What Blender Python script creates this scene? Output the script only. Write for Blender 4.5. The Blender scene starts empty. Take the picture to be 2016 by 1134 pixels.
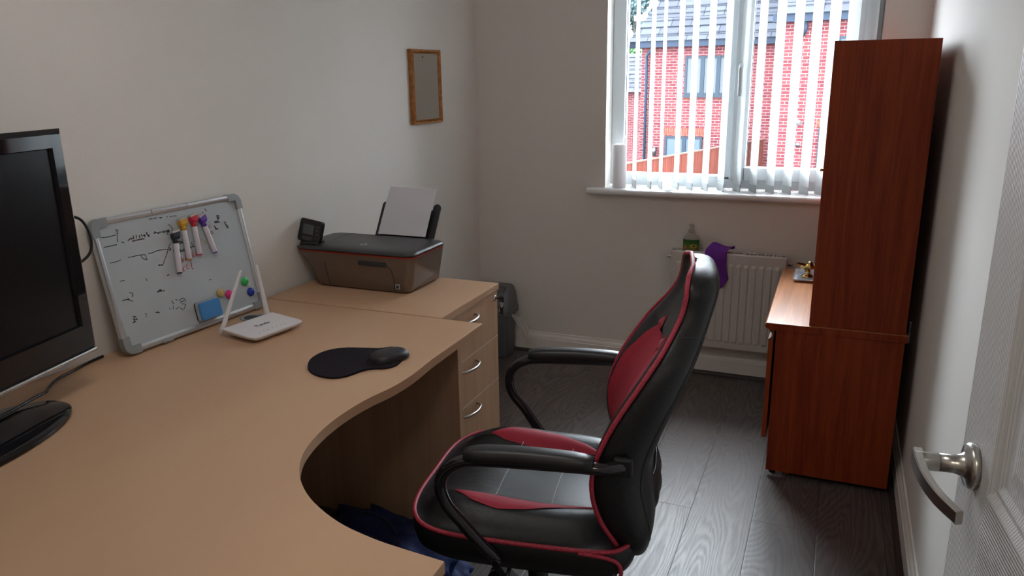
import bpy, bmesh, math, random
from mathutils import Vector, Matrix
random.seed(7)
PI = math.pi
D = bpy.data
C = bpy.context.scene.collection
sc = bpy.context.scene

# ------------------------------------------------------------------ camera, daylight, exposure
cam_d = D.cameras.new('camera'); cam = D.objects.new('camera', cam_d); C.objects.link(cam)
right = Vector((0.92322698, 0.38395841, -0.01509575)); up = Vector((-0.08834711, 0.25033584, 0.96411968)); fwd = Vector((-0.37396087, 0.88876763, -0.26503842))
rot = Matrix((right, up, -fwd)).transposed()
cam.matrix_world = Matrix.Translation((1.7873, -3.79777, 1.47973)) @ rot.to_4x4()
cam_d.sensor_fit = 'HORIZONTAL'; cam_d.sensor_width = 36.0
cam_d.lens = 36.0 * 1521.88 / 2016.0
cam_d.clip_start = 0.02; cam_d.clip_end = 300
sc.camera = cam

world = D.worlds.new('sky'); sc.world = world; world.use_nodes = True
wn = world.node_tree.nodes; wl = world.node_tree.links
bg = wn['Background']; bg.inputs[1].default_value = 20.0
tc = wn.new('ShaderNodeTexCoord'); sp = wn.new('ShaderNodeSeparateXYZ'); rmp = wn.new('ShaderNodeValToRGB')
wl.new(tc.outputs['Generated'], sp.inputs[0]); wl.new(sp.outputs[2], rmp.inputs[0]); wl.new(rmp.outputs[0], bg.inputs[0])
rmp.color_ramp.elements[0].position = 0.0; rmp.color_ramp.elements[0].color = (0.87, 0.93, 1.0, 1)
rmp.color_ramp.elements[1].position = 0.7; rmp.color_ramp.elements[1].color = (0.89, 0.945, 1.0, 1)

def area(name, loc, size, sizey, power, col, rotn, portal=False):
    l = D.lights.new(name, 'AREA'); l.shape = 'RECTANGLE'; l.size = size; l.size_y = sizey; l.energy = power; l.color = col
    o = D.objects.new(name, l); C.objects.link(o); o.location = loc; o.rotation_euler = rotn
    if portal: l.cycles.is_portal = True
    return o
area('window_daylight_portal', (1.31, 0.24, 1.52), 1.24, 1.2, 1, (1, 1, 1), (-PI / 2, 0, 0), True)
area('hall_fill_light', (1.75, -4.45, 2.36), 0.35, 0.35, 3.0, (1.0, 0.90, 0.78), (0, 0, 0))  # unseen fill lamp added behind the camera to lift the shadows
area('room_fill_light', (0.85, -2.75, 2.37), 0.5, 0.5, 2.6, (1.0, 0.97, 0.94), (0, 0, 0))  # unseen soft lamp added overhead to brighten the near wall and desk

vs = sc.view_settings
sc.display_settings.display_device = 'sRGB'
vs.view_transform = 'Standard'; vs.look = 'None'; vs.gamma = 1.0; vs.use_curve_mapping = False
vs.exposure = 1.15
try:
    sc.cycles.max_bounces = 14; sc.cycles.diffuse_bounces = 9; sc.cycles.transparent_max_bounces = 24
    sc.cycles.use_denoising = True
    sc.cycles.sample_clamp_indirect = 6.0
except Exception: pass

# ------------------------------------------------------------------ material helpers
def mat(name, col, rough=0.5, metal=0.0, spec=0.5, **k):
    m = D.materials.new(name); m.use_nodes = True
    b = m.node_tree.nodes['Principled BSDF']
    b.inputs['Base Color'].default_value = (*col, 1); b.inputs['Roughness'].default_value = rough
    b.inputs['Metallic'].default_value = metal; b.inputs['Specular IOR Level'].default_value = spec
    for kk, v in k.items(): b.inputs[kk.replace('_', ' ')].default_value = v
    return m
def nd(m, t): return m.node_tree.nodes.new(t)
def lk(m, a, b): m.node_tree.links.new(a, b)
def bsdf(m): return m.node_tree.nodes['Principled BSDF']
def noise_mat(name, c1, c2, scale=8, rough=0.5, bump=0.0, stretch=(1, 1, 1), detail=5, spec=0.5, metal=0.0, bscale=None, lo=0.35, hi=0.65):
    m = mat(name, c1, rough, metal, spec)
    t = nd(m, 'ShaderNodeTexCoord'); mp = nd(m, 'ShaderNodeMapping'); n = nd(m, 'ShaderNodeTexNoise'); r = nd(m, 'ShaderNodeValToRGB')
    mp.inputs['Scale'].default_value = stretch
    n.inputs['Scale'].default_value = scale; n.inputs['Detail'].default_value = detail
    lk(m, t.outputs['Object'], mp.inputs[0]); lk(m, mp.outputs[0], n.inputs['Vector']); lk(m, n.outputs[0], r.inputs[0])
    r.color_ramp.elements[0].color = (*c1, 1); r.color_ramp.elements[1].color = (*c2, 1)
    r.color_ramp.elements[0].position = lo; r.color_ramp.elements[1].position = hi
    lk(m, r.outputs[0], bsdf(m).inputs['Base Color'])
    if bump:
        n2 = n
        if bscale:
            n2 = nd(m, 'ShaderNodeTexNoise'); n2.inputs['Scale'].default_value = bscale; lk(m, mp.outputs[0], n2.inputs['Vector'])
        b = nd(m, 'ShaderNodeBump'); b.inputs['Strength'].default_value = bump; b.inputs['Distance'].default_value = 0.002
        lk(m, n2.outputs[0], b.inputs['Height']); lk(m, b.outputs[0], bsdf(m).inputs['Normal'])
    return m

def wood_mat(name, c1, c2, axis='z', rough=0.35, scale=1.0, spec=0.5, coat=0.0):
    m = mat(name, c1, rough, 0, spec)
    t = nd(m, 'ShaderNodeTexCoord'); mp = nd(m, 'ShaderNodeMapping'); n = nd(m, 'ShaderNodeTexNoise'); n2 = nd(m, 'ShaderNodeTexNoise')
    s = {'x': (1.2, 26, 26), 'y': (26, 1.2, 26), 'z': (26, 26, 1.2)}[axis]
    mp.inputs['Scale'].default_value = [v * scale for v in s]
    n.inputs['Scale'].default_value = 1.6; n.inputs['Detail'].default_value = 8; n.inputs['Distortion'].default_value = 0.6
    n2.inputs['Scale'].default_value = 9.0; n2.inputs['Detail'].default_value = 4
    lk(m, t.outputs['Object'], mp.inputs[0]); lk(m, mp.outputs[0], n.inputs['Vector']); lk(m, mp.outputs[0], n2.inputs['Vector'])
    mx = nd(m, 'ShaderNodeMath'); mx.operation = 'MULTIPLY_ADD'; mx.inputs[1].default_value = 0.35
    lk(m, n2.outputs[0], mx.inputs[0]); lk(m, n.outputs[0], mx.inputs[2])
    r = nd(m, 'ShaderNodeValToRGB'); lk(m, mx.outputs[0], r.inputs[0])
    r.color_ramp.elements[0].color = (*c1, 1); r.color_ramp.elements[1].color = (*c2, 1)
    r.color_ramp.elements[0].position = 0.5; r.color_ramp.elements[1].position = 0.85
    lk(m, r.outputs[0], bsdf(m).inputs['Base Color'])
    if coat: bsdf(m).inputs['Coat Weight'].default_value = coat; bsdf(m).inputs['Coat Roughness'].default_value = 0.12
    return m

def leather_mat(name, col, rough=0.38):
    m = mat(name, col, rough, 0, 0.45)
    t = nd(m, 'ShaderNodeTexCoord'); v = nd(m, 'ShaderNodeTexVoronoi'); v.inputs['Scale'].default_value = 520
    n = nd(m, 'ShaderNodeTexNoise'); n.inputs['Scale'].default_value = 14; n.inputs['Detail'].default_value = 3
    ad = nd(m, 'ShaderNodeMath'); ad.operation = 'MULTIPLY_ADD'; ad.inputs[1].default_value = 9.0
    lk(m, t.outputs['Object'], v.inputs['Vector']); lk(m, t.outputs['Object'], n.inputs['Vector'])
    lk(m, n.outputs[0], ad.inputs[0]); lk(m, v.outputs['Distance'], ad.inputs[2])
    b = nd(m, 'ShaderNodeBump'); b.inputs['Strength'].default_value = 0.28; b.inputs['Distance'].default_value = 0.0012
    lk(m, ad.outputs[0], b.inputs['Height']); lk(m, b.outputs[0], bsdf(m).inputs['Normal'])
    return m

def dots_mat(name, col, col2, scale, rough, strength=0.6):
    m = mat(name, col, rough)
    t = nd(m, 'ShaderNodeTexCoord'); v = nd(m, 'ShaderNodeTexVoronoi'); v.inputs['Scale'].default_value = scale; v.inputs['Randomness'].default_value = 0.0
    mp = nd(m, 'ShaderNodeMapping'); mp.inputs['Rotation'].default_value = (0, 0, PI / 4); mp.inputs['Scale'].default_value = (1, 1, 0.02)
    lk(m, t.outputs['Object'], mp.inputs[0]); lk(m, mp.outputs[0], v.inputs['Vector'])
    r = nd(m, 'ShaderNodeValToRGB'); lk(m, v.outputs['Distance'], r.inputs[0])
    r.color_ramp.elements[0].position = 0.22; r.color_ramp.elements[1].position = 0.34
    r.color_ramp.elements[0].color = (*col2, 1); r.color_ramp.elements[1].color = (*col, 1)
    lk(m, r.outputs[0], bsdf(m).inputs['Base Color'])
    b = nd(m, 'ShaderNodeBump'); b.inputs['Strength'].default_value = strength; b.inputs['Distance'].default_value = 0.001
    lk(m, r.outputs[0], b.inputs['Height']); lk(m, b.outputs[0], bsdf(m).inputs['Normal'])
    return m

def floor_material():
    m = mat('dark_oak_laminate', (0.06, 0.05, 0.05), 0.36, 0, 0.5)
    t = nd(m, 'ShaderNodeTexCoord'); sp = nd(m, 'ShaderNodeSeparateXYZ'); lk(m, t.outputs['Object'], sp.inputs[0])
    def math_(op, a, b=None, c=None):
        n = nd(m, 'ShaderNodeMath'); n.operation = op
        for i, v in enumerate((a, b, c)):
            if v is None: continue
            if isinstance(v, (int, float)): n.inputs[i].default_value = v
            else: lk(m, v, n.inputs[i])
        return n.outputs[0]
    xs = math_('DIVIDE', math_('SUBTRACT', sp.outputs[0], 0.184), 0.206)
    row = math_('FLOOR', xs); fx = math_('FRACT', math_('ADD', xs, 100))
    off = math_('MULTIPLY', math_('FRACT', math_('MULTIPLY', row, 0.5)), 1.0)      # odd rows half a plank on
    off2 = math_('MULTIPLY', math_('FRACT', math_('MULTIPLY', math_('FLOOR', math_('MULTIPLY', row, 0.5)), 0.382)), 0.0)
    ys = math_('ADD', math_('DIVIDE', math_('ADD', sp.outputs[1], 1.325 + 0.62), 1.24), off)
    pl = math_('FLOOR', ys); fy = math_('FRACT', math_('ADD', ys, 100))
    ex = math_('MINIMUM', fx, math_('SUBTRACT', 1.0, fx)); ey = math_('MINIMUM', fy, math_('SUBTRACT', 1.0, fy))
    gap = math_('MINIMUM', math_('DIVIDE', ex, 0.011), math_('DIVIDE', ey, 0.0020))
    gap = math_('MINIMUM', gap, 1.0)
    seed = math_('ADD', math_('MULTIPLY', row, 7.31), math_('MULTIPLY', pl, 3.17))
    cb = nd(m, 'ShaderNodeCombineXYZ')
    lk(m, math_('MULTIPLY', sp.outputs[0], 7.5), cb.inputs[0]); lk(m, math_('MULTIPLY', sp.outputs[1], 1.15), cb.inputs[1]); lk(m, seed, cb.inputs[2])
    # cathedral figure: contour bands of a smooth stretched noise
    n1 = nd(m, 'ShaderNodeTexNoise'); n1.inputs['Scale'].default_value = 0.85; n1.inputs['Detail'].default_value = 1.2; n1.inputs['Distortion'].default_value = 0.25
    lk(m, cb.outputs[0], n1.inputs['Vector'])
    n3 = nd(m, 'ShaderNodeTexNoise'); n3.inputs['Scale'].default_value = 9; n3.inputs['Detail'].default_value = 3
    lk(m, cb.outputs[0], n3.inputs['Vector'])
    band = math_('SINE', math_('ADD', math_('MULTIPLY', n1.outputs[0], 210.0), math_('MULTIPLY', n3.outputs[0], 5.0)))
    band = math_('MULTIPLY_ADD', band, 0.5, 0.5)
    n2 = nd(m, 'ShaderNodeTexNoise'); n2.inputs['Scale'].default_value = 22; n2.inputs['Detail'].default_value = 6
    cb2 = nd(m, 'ShaderNodeCombineXYZ'); lk(m, math_('MULTIPLY', sp.outputs[0], 9.0), cb2.inputs[0]); lk(m, math_('MULTIPLY', sp.outputs[1], 0.5), cb2.inputs[1]); lk(m, seed, cb2.inputs[2])
    lk(m, cb2.outputs[0], n2.inputs['Vector'])
    g = math_('ADD', math_('MULTIPLY', band, 0.34), math_('MULTIPLY', n2.outputs[0], 0.80))
    r = nd(m, 'ShaderNodeValToRGB'); lk(m, g, r.inputs[0])
    r.color_ramp.elements[0].position = 0.15; r.color_ramp.elements[0].color = (0.036, 0.029, 0.028, 1)
    r.color_ramp.elements[1].position = 0.95; r.color_ramp.elements[1].color = (0.125, 0.100, 0.090, 1)
    wn_ = nd(m, 'ShaderNodeTexWhiteNoise'); wn_.noise_dimensions = '1D'; lk(m, seed, wn_.inputs['W'])
    val = math_('MULTIPLY_ADD', wn_.outputs[0], 0.35, 0.82)
    mixc = nd(m, 'ShaderNodeMix'); mixc.data_type = 'RGBA'; mixc.blend_type = 'MULTIPLY'; mixc.inputs[0].default_value = 1.0
    lk(m, r.outputs[0], mixc.inputs[6])
    vv = math_('MULTIPLY', val, math_('MULTIPLY_ADD', gap, 0.8, 0.2))
    cv = nd(m, 'ShaderNodeCombineXYZ'); [lk(m, vv, cv.inputs[i]) for i in range(3)]
    lk(m, cv.outputs[0], mixc.inputs[7]); lk(m, mixc.outputs[2], bsdf(m).inputs['Base Color'])
    h = math_('ADD', math_('MULTIPLY', g, 0.5), math_('MULTIPLY', gap, 1.2))
    b = nd(m, 'ShaderNodeBump'); b.inputs['Strength'].default_value = 0.42; b.inputs['Distance'].default_value = 0.0010
    lk(m, h, b.inputs['Height']); lk(m, b.outputs[0], bsdf(m).inputs['Normal'])
    lk(m, math_('MULTIPLY_ADD', g, -0.16, 0.50), bsdf(m).inputs['Roughness'])
    return m

def brick_material(name, c1, c2, mortar, w=0.225, h=0.075, vertical=False):
    m = mat(name, c1, 0.85, 0, 0.02)
    t = nd(m, 'ShaderNodeTexCoord'); sp = nd(m, 'ShaderNodeSeparateXYZ'); cb = nd(m, 'ShaderNodeCombineXYZ')
    ad = nd(m, 'ShaderNodeMath'); ad.operation = 'ADD'
    lk(m, t.outputs['Object'], sp.inputs[0]); lk(m, sp.outputs[0], ad.inputs[0]); lk(m, sp.outputs[1], ad.inputs[1])
    lk(m, ad.outputs[0], cb.inputs[1 if vertical else 0]); lk(m, sp.outputs[2], cb.inputs[0 if vertical else 1])
    b = nd(m, 'ShaderNodeTexBrick'); b.inputs['Scale'].default_value = 1.0
    b.inputs['Brick Width'].default_value = w; b.inputs['Row Height'].default_value = h; b.inputs['Mortar Size'].default_value = 0.007
    b.inputs['Mortar Smooth'].default_value = 0.2; b.inputs['Bias'].default_value = -0.1
    b.inputs['Color1'].default_value = (*c1, 1); b.inputs['Color2'].default_value = (*c2, 1); b.inputs['Mortar'].default_value = (*mortar, 1)
    lk(m, cb.outputs[0], b.inputs['Vector'])
    lk(m, b.outputs['Color'], bsdf(m).inputs['Base Color'])
    return m

def slate_material():
    m = mat('grey_roof_tile', (0.0178, 0.0191, 0.0235), 0.6, 0, 0.02)
    t = nd(m, 'ShaderNodeTexCoord'); b = nd(m, 'ShaderNodeTexBrick')
    sp = nd(m, 'ShaderNodeSeparateXYZ'); cb = nd(m, 'ShaderNodeCombineXYZ'); lk(m, t.outputs['Object'], sp.inputs[0])
    lk(m, sp.outputs[0], cb.inputs[0]); lk(m, sp.outputs[2], cb.inputs[1])
    b.inputs['Scale'].default_value = 1; b.inputs['Brick Width'].default_value = 0.6; b.inputs['Row Height'].default_value = 0.27
    b.inputs['Mortar Size'].default_value = 0.012; b.inputs['Color1'].default_value = (0.023, 0.0251, 0.0302, 1); b.inputs['Color2'].default_value = (0.0178, 0.0191, 0.0243, 1)
    b.inputs['Mortar'].default_value = (0.0067, 0.0074, 0.0103, 1)
    lk(m, cb.outputs[0], b.inputs['Vector']); lk(m, b.outputs['Color'], bsdf(m).inputs['Base Color'])
    return m

def glass_material(name, tint=(0.97, 0.99, 1.0), gl=0.04):
    m = D.materials.new(name); m.use_nodes = True; nt = m.node_tree; nt.nodes.remove(nt.nodes['Principled BSDF'])
    out = nt.nodes['Material Output']; tr = nt.nodes.new('ShaderNodeBsdfTransparent'); g = nt.nodes.new('ShaderNodeBsdfGlossy'); mx = nt.nodes.new('ShaderNodeMixShader')
    fr = nt.nodes.new('ShaderNodeFresnel'); fr.inputs[0].default_value = 1.13
    tr.inputs[0].default_value = (*tint, 1); g.inputs['Roughness'].default_value = 0.0
    nt.links.new(fr.outputs[0], mx.inputs[0]); nt.links.new(tr.outputs[0], mx.inputs[1]); nt.links.new(g.outputs[0], mx.inputs[2]); nt.links.new(mx.outputs[0], out.inputs[0])
    return m

def translucent_material(name, col, mixf=0.35, transp=0.0):
    m = D.materials.new(name); m.use_nodes = True; nt = m.node_tree; nt.nodes.remove(nt.nodes['Principled BSDF'])
    out = nt.nodes['Material Output']; d = nt.nodes.new('ShaderNodeBsdfDiffuse'); t = nt.nodes.new('ShaderNodeBsdfTranslucent'); mx = nt.nodes.new('ShaderNodeMixShader')
    d.inputs[0].default_value = (*col, 1); t.inputs[0].default_value = (*col, 1); mx.inputs[0].default_value = mixf
    nt.links.new(d.outputs[0], mx.inputs[1]); nt.links.new(t.outputs[0], mx.inputs[2])
    if transp:
        tr = nt.nodes.new('ShaderNodeBsdfTransparent'); m2 = nt.nodes.new('ShaderNodeMixShader'); m2.inputs[0].default_value = transp
        nt.links.new(mx.outputs[0], m2.inputs[1]); nt.links.new(tr.outputs[0], m2.inputs[2]); nt.links.new(m2.outputs[0], out.inputs[0])
    else: nt.links.new(mx.outputs[0], out.inputs[0])
    return m

M = dict(
    wall=noise_mat('matt_wall_paint', (0.745, 0.715, 0.675), (0.760, 0.732, 0.692), 3, 0.9, 0.12, spec=0.2, bscale=160),
    ceil=mat('ceiling_paint', (0.86, 0.85, 0.83), 0.95, 0, 0.1),
    gloss=mat('white_gloss_paint', (0.80, 0.77, 0.73), 0.35),
    sill=mat('sill_gloss_paint', (0.78, 0.78, 0.78), 0.22),
    upvc=mat('white_upvc', (0.60, 0.63, 0.65), 0.35),
    gasket=mat('black_gasket', (0.02, 0.02, 0.025), 0.6),
    floor=floor_material(),
    bead=mat('dark_floor_beading', (0.045, 0.034, 0.033), 0.45),
    beech=noise_mat('beech_laminate', (0.515, 0.320, 0.195), (0.56, 0.355, 0.222), 3.2, 0.42, 0.05, (1, 0.25, 1), 8, 0.35, bscale=60),
    beechv=wood_mat('beech_laminate_vertical', (0.50, 0.315, 0.195), (0.57, 0.375, 0.245), 'z', 0.5, 0.5, 0.35),
    edge=mat('pale_edge_band', (0.60, 0.43, 0.31), 0.3),
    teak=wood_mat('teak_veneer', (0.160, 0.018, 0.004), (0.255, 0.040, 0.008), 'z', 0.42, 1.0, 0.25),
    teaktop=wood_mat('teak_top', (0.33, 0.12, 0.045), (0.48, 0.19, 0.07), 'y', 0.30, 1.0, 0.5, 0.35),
    teakedge=mat('teak_edge', (0.16, 0.035, 0.014), 0.35),
    blackgloss=mat('gloss_black_plastic', (0.004, 0.004, 0.006), 0.05, 0, 0.5),
    blackplastic=mat('black_plastic', (0.012, 0.012, 0.014), 0.35),
    screen=mat('dark_screen', (0.006, 0.006, 0.008), 0.25, 0, 0.22),
    silver=mat('silver_trim', (0.42, 0.41, 0.40), 0.3, 0.7),
    alu=mat('brushed_aluminium', (0.62, 0.64, 0.66), 0.32, 0.85),
    greyplastic=mat('grey_corner_plastic', (0.26, 0.28, 0.29), 0.5),
    board=noise_mat('whiteboard_enamel', (0.43, 0.48, 0.51), (0.47, 0.515, 0.545), 5, 0.18),
    nickel=mat('satin_nickel', (0.52, 0.50, 0.47), 0.28, 1.0),
    chrome=mat('chrome', (0.75, 0.75, 0.76), 0.12, 1.0),
    leather=leather_mat('black_leatherette', (0.007, 0.0075, 0.009)),
    leatherdot=dots_mat('perforated_black_leatherette', (0.022, 0.024, 0.028), (0.006, 0.006, 0.007), 125, 0.36),
    red=dots_mat('red_mesh_fabric', (0.34, 0.006, 0.028), (0.14, 0.003, 0.012), 210, 0.7, 0.8),
    redpipe=noise_mat('red_piping_cord', (0.32, 0.006, 0.025), (0.48, 0.05, 0.09), 320, 0.5, 0.5),
    seam=mat('grey_stitching', (0.35, 0.35, 0.36), 0.6),
    steelblack=mat('black_enamelled_steel', (0.010, 0.010, 0.013), 0.14, 0, 0.7),
    pad=mat('black_armrest_pad', (0.014, 0.014, 0.016), 0.42),
    white=mat('white_plastic', (0.70, 0.68, 0.69), 0.32),
    paper=mat('white_paper', (0.66, 0.65, 0.70), 0.85),
    bin=mat('dark_grey_bin_plastic', (0.125, 0.130, 0.142), 0.42),
    radiator=mat('white_radiator_enamel', (0.60, 0.58, 0.55), 0.35),
    mirror=mat('mirror_glass', (0.62, 0.64, 0.62), 0.04, 1.0),
    gold=noise_mat('gilt_frame', (0.30, 0.11, 0.025), (0.46, 0.20, 0.05), 60, 0.38, 0.5, metal=0.35),
    brass=mat('brass', (0.62, 0.42, 0.16), 0.22, 1.0),
    black=mat('black_ink', (0.025, 0.03, 0.035), 0.7),
    felt=noise_mat('black_neoprene', (0.013, 0.010, 0.014), (0.020, 0.016, 0.021), 300, 0.95, 0.3, spec=0.1),
    glass=glass_material('window_glass'),
    slat=translucent_material('white_blind_fabric', (0.60, 0.62, 0.62), 0.30),
)
# ------------------------------------------------------------------ mesh helpers
def obj(name, bm, m, parent=None, smooth=False, mods=None):
    me = D.meshes.new(name); bm.normal_update(); bm.to_mesh(me); bm.free()
    for mm in (m if isinstance(m, (list, tuple)) else [m]): me.materials.append(mm)
    if smooth:
        for p in me.polygons: p.use_smooth = True
    o = D.objects.new(name, me); C.objects.link(o)
    if parent: o.parent = parent
    return o
def smooth_angle(o, ang=40):
    for p in o.data.polygons: p.use_smooth = True
    bm = bmesh.new(); bm.from_mesh(o.data)
    for e in bm.edges:
        if len(e.link_faces) == 2 and e.calc_face_angle(0) > math.radians(ang): e.smooth = False
    bm.to_mesh(o.data); bm.free()
    return o
def thing(name, label, cat, loc=(0, 0, 0), rotz=0, group=None, mw=None):
    o = D.objects.new(name, None); C.objects.link(o); o.empty_display_size = 0.05
    if mw is not None: o.matrix_world = mw
    else: o.location = loc; o.rotation_euler = (0, 0, rotz)
    o['label'] = label; o['category'] = cat
    if group: o['group'] = group
    return o
def tag(o, label, cat, group=None, kind=None):
    o['label'] = label; o['category'] = cat
    if group: o['group'] = group
    if kind: o['kind'] = kind
    return o
def lab(o, l): o['label'] = l; return o
def struct(o): o['kind'] = 'structure'; return o
def BM(): return bmesh.new()
def box(bm, x0, x1, y0, y1, z0, z1, bev=0.0, seg=2, mi=0, mw=None):
    vs_ = [bm.verts.new(p) for p in ((x0, y0, z0), (x1, y0, z0), (x1, y1, z0), (x0, y1, z0), (x0, y0, z1), (x1, y0, z1), (x1, y1, z1), (x0, y1, z1))]
    fs = [bm.faces.new([vs_[i] for i in q]) for q in ((0, 3, 2, 1), (4, 5, 6, 7), (0, 1, 5, 4), (1, 2, 6, 5), (2, 3, 7, 6), (3, 0, 4, 7))]
    for f in fs: f.material_index = mi
    geo = list(vs_)
    if bev > 0:
        es = list({e for f in fs for e in f.edges})
        r = bmesh.ops.bevel(bm, geom=es, offset=bev, segments=seg, affect='EDGES', profile=0.5, material=-1)
        geo = list({v for f in r['faces'] for v in f.verts} | {v for v in vs_ if v.is_valid})
        for f in r['faces']: f.material_index = mi
    if mw is not None: bmesh.ops.transform(bm, matrix=mw, verts=geo)
    return geo
def catmull(pts, n=8, closed=False):
    P = [Vector(p) for p in pts]; out = []; k = len(P)
    rng = range(k) if closed else range(k - 1)
    for i in rng:
        p0 = P[(i - 1) % k] if (closed or i > 0) else P[i] * 2 - P[i + 1]
        p1 = P[i]; p2 = P[(i + 1) % k]
        p3 = P[(i + 2) % k] if (closed or i + 2 < k) else p2 * 2 - p1
        for j in range(n):
            t = j / n
            out.append(0.5 * ((2 * p1) + (p2 - p0) * t + (2 * p0 - 5 * p1 + 4 * p2 - p3) * t * t + (3 * p1 - p0 - 3 * p2 + p3) * t ** 3))
    if not closed: out.append(P[-1])
    return out
def tube(bm, pts, r, n=10, closed=False, flat=None, mi=0):
    P = [Vector(p) for p in pts]; k = len(P); rings = []
    ref = None
    for i in range(k):
        a = P[(i - 1) % k] if (closed or i > 0) else P[i]; b = P[(i + 1) % k] if (closed or i < k - 1) else P[i]
        t = (b - a).normalized()
        if ref is None:
            ref = Vector((0, 0, 1)) if abs(t.z) < 0.9 else Vector((1, 0, 0))
        u = (ref - t * ref.dot(t)).normalized(); v = t.cross(u); ref = u
        rr = r[i] if isinstance(r, (list, tuple)) else r
        fl = flat if flat else 1.0
        rings.append([bm.verts.new(P[i] + u * (rr * math.cos(2 * PI * j / n)) + v * (rr * fl * math.sin(2 * PI * j / n))) for j in range(n)])
    m_ = k if closed else k - 1
    for i in range(m_):
        A = rings[i]; B = rings[(i + 1) % k]
        for j in range(n):
            f = bm.faces.new((A[j], A[(j + 1) % n], B[(j + 1) % n], B[j])); f.smooth = True; f.material_index = mi
    if not closed:
        f = bm.faces.new(rings[0][::-1]); f.material_index = mi; f = bm.faces.new(rings[-1]); f.material_index = mi
def lathe(bm, prof, n=24, c=(0, 0, 0), mi=0):
    rings = []
    for r, z in prof:
        if r < 1e-6: rings.append([bm.verts.new((c[0], c[1], c[2] + z))])
        else: rings.append([bm.verts.new((c[0] + r * math.cos(2 * PI * j / n), c[1] + r * math.sin(2 * PI * j / n), c[2] + z)) for j in range(n)])
    for A, B in zip(rings[:-1], rings[1:]):
        for j in range(n):
            q = []
            for v in (A[j % len(A)], A[(j + 1) % len(A)], B[(j + 1) % len(B)], B[j % len(B)]):
                if v not in q: q.append(v)
            if len(q) > 2:
                f = bm.faces.new(q); f.smooth = True; f.material_index = mi
    for R in (rings[0], rings[-1]):
        if len(R) > 1:
            try: bm.faces.new(R if R is rings[-1] else R[::-1])
            except ValueError: pass
def loft(bm, rings, cap=True, mi=0, smooth=True):
    R = [[bm.verts.new(p) for p in ring] for ring in rings]; n = len(R[0])
    for A, B in zip(R[:-1], R[1:]):
        for j in range(n):
            f = bm.faces.new((A[j], A[(j + 1) % n], B[(j + 1) % n], B[j])); f.smooth = smooth; f.material_index = mi
    if cap:
        bm.faces.new(R[0][::-1]); bm.faces.new(R[-1])
def prism(bm, outline, z0, z1, bev=0.0, seg=2, mi=0):
    b = [bm.verts.new((x, y, z0)) for x, y in outline]; t = [bm.verts.new((x, y, z1)) for x, y in outline]
    n = len(outline); fb = bm.faces.new(b[::-1]); ft = bm.faces.new(t)
    sd = [bm.faces.new((b[i], b[(i + 1) % n], t[(i + 1) % n], t[i])) for i in range(n)]
    for f in [fb, ft] + sd: f.material_index = mi
    if bev:
        bmesh.ops.bevel(bm, geom=list(ft.edges) + list(fb.edges), offset=bev, segments=seg, affect='EDGES', profile=0.5)
def rrect(x0, x1, y0, y1, r, n=5):
    o = []
    for cx, cy, a0 in ((x1 - r, y0 + r, -PI / 2), (x1 - r, y1 - r, 0), (x0 + r, y1 - r, PI / 2), (x0 + r, y0 + r, PI)):
        for i in range(n + 1):
            a = a0 + PI / 2 * i / n; o.append((cx + r * math.cos(a), cy + r * math.sin(a)))
    return o
def xform(bm, mw): bmesh.ops.transform(bm, matrix=mw, verts=bm.verts[:])
def ico(bm, c, r, sub=2, jitter=0.0, sc_=(1, 1, 1)):
    g = bmesh.ops.create_icosphere(bm, subdivisions=sub, radius=r)
    for v in g['verts']:
        k = 1 + random.uniform(-jitter, jitter)
        v.co = Vector((v.co.x * sc_[0] * k + c[0], v.co.y * sc_[1] * k + c[1], v.co.z * sc_[2] * k + c[2]))
def copy_tree(o, parent=None):
    c = o.copy(); C.objects.link(c); c.parent = parent
    for ch in [x for x in D.objects if x.parent == o]: copy_tree(ch, c)
    return c
def text_mesh(name, txt, size, m, parent, mw, extrude=0.0003):
    cu = D.curves.new(name, 'FONT'); cu.body = txt; cu.size = size; cu.align_x = 'CENTER'; cu.align_y = 'CENTER'; cu.extrude = extrude
    tmp = D.objects.new('tmp', cu); C.objects.link(tmp)
    bpy.context.view_layer.update()
    me = D.meshes.new_from_object(tmp.evaluated_get(bpy.context.evaluated_depsgraph_get()))
    D.objects.remove(tmp); D.curves.remove(cu)
    me.name = name; me.transform(mw); me.materials.clear(); me.materials.append(m)
    o = D.objects.new(name, me); C.objects.link(o); o.parent = parent
    return o

# ================================================================== THE ROOM
WX = 2.10; YN = -3.52; ZC = 2.40
bm = BM(); box(bm, -0.4, 2.4, -5.2, 0.06, -0.12, 0.0); struct(obj('floor', bm, M['floor']))
bm = BM(); box(bm, -0.4, 2.4, -5.2, 0.10, ZC, ZC + 0.12); struct(obj('ceiling', bm, M['ceil']))
bm = BM()
vsb = [(0, 0), (0.04 * YN, YN), (0.04 * YN - 0.12, YN), (-0.12, 0)]
prism(bm, vsb[::-1], 0, ZC); struct(obj('wall_left', bm, M['wall']))
WA, WB, WZ0, WZ1 = 0.71, 1.918, 0.905, 2.10
bm = BM()
box(bm, -0.14, WA, 0, 0.30, 0, ZC); box(bm, WB, WX + 0.14, 0, 0.30, 0, ZC)
box(bm, WA, WB, 0, 0.30, 0, WZ0 - 0.012); box(bm, WA, WB, 0, 0.30, WZ1, ZC)
struct(obj('wall_back', bm, M['wall']))
bm = BM(); box(bm, WX, WX + 0.14, YN - 0.12, 0, 0, ZC); struct(obj('wall_right', bm, M['wall']))
DX0 = 1.23
bm = BM(); box(bm, -0.30, DX0, YN - 0.12, YN, 0, ZC); box(bm, DX0, WX, YN - 0.12, YN, 2.03, ZC); struct(obj('wall_front', bm, M['wall']))
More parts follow.
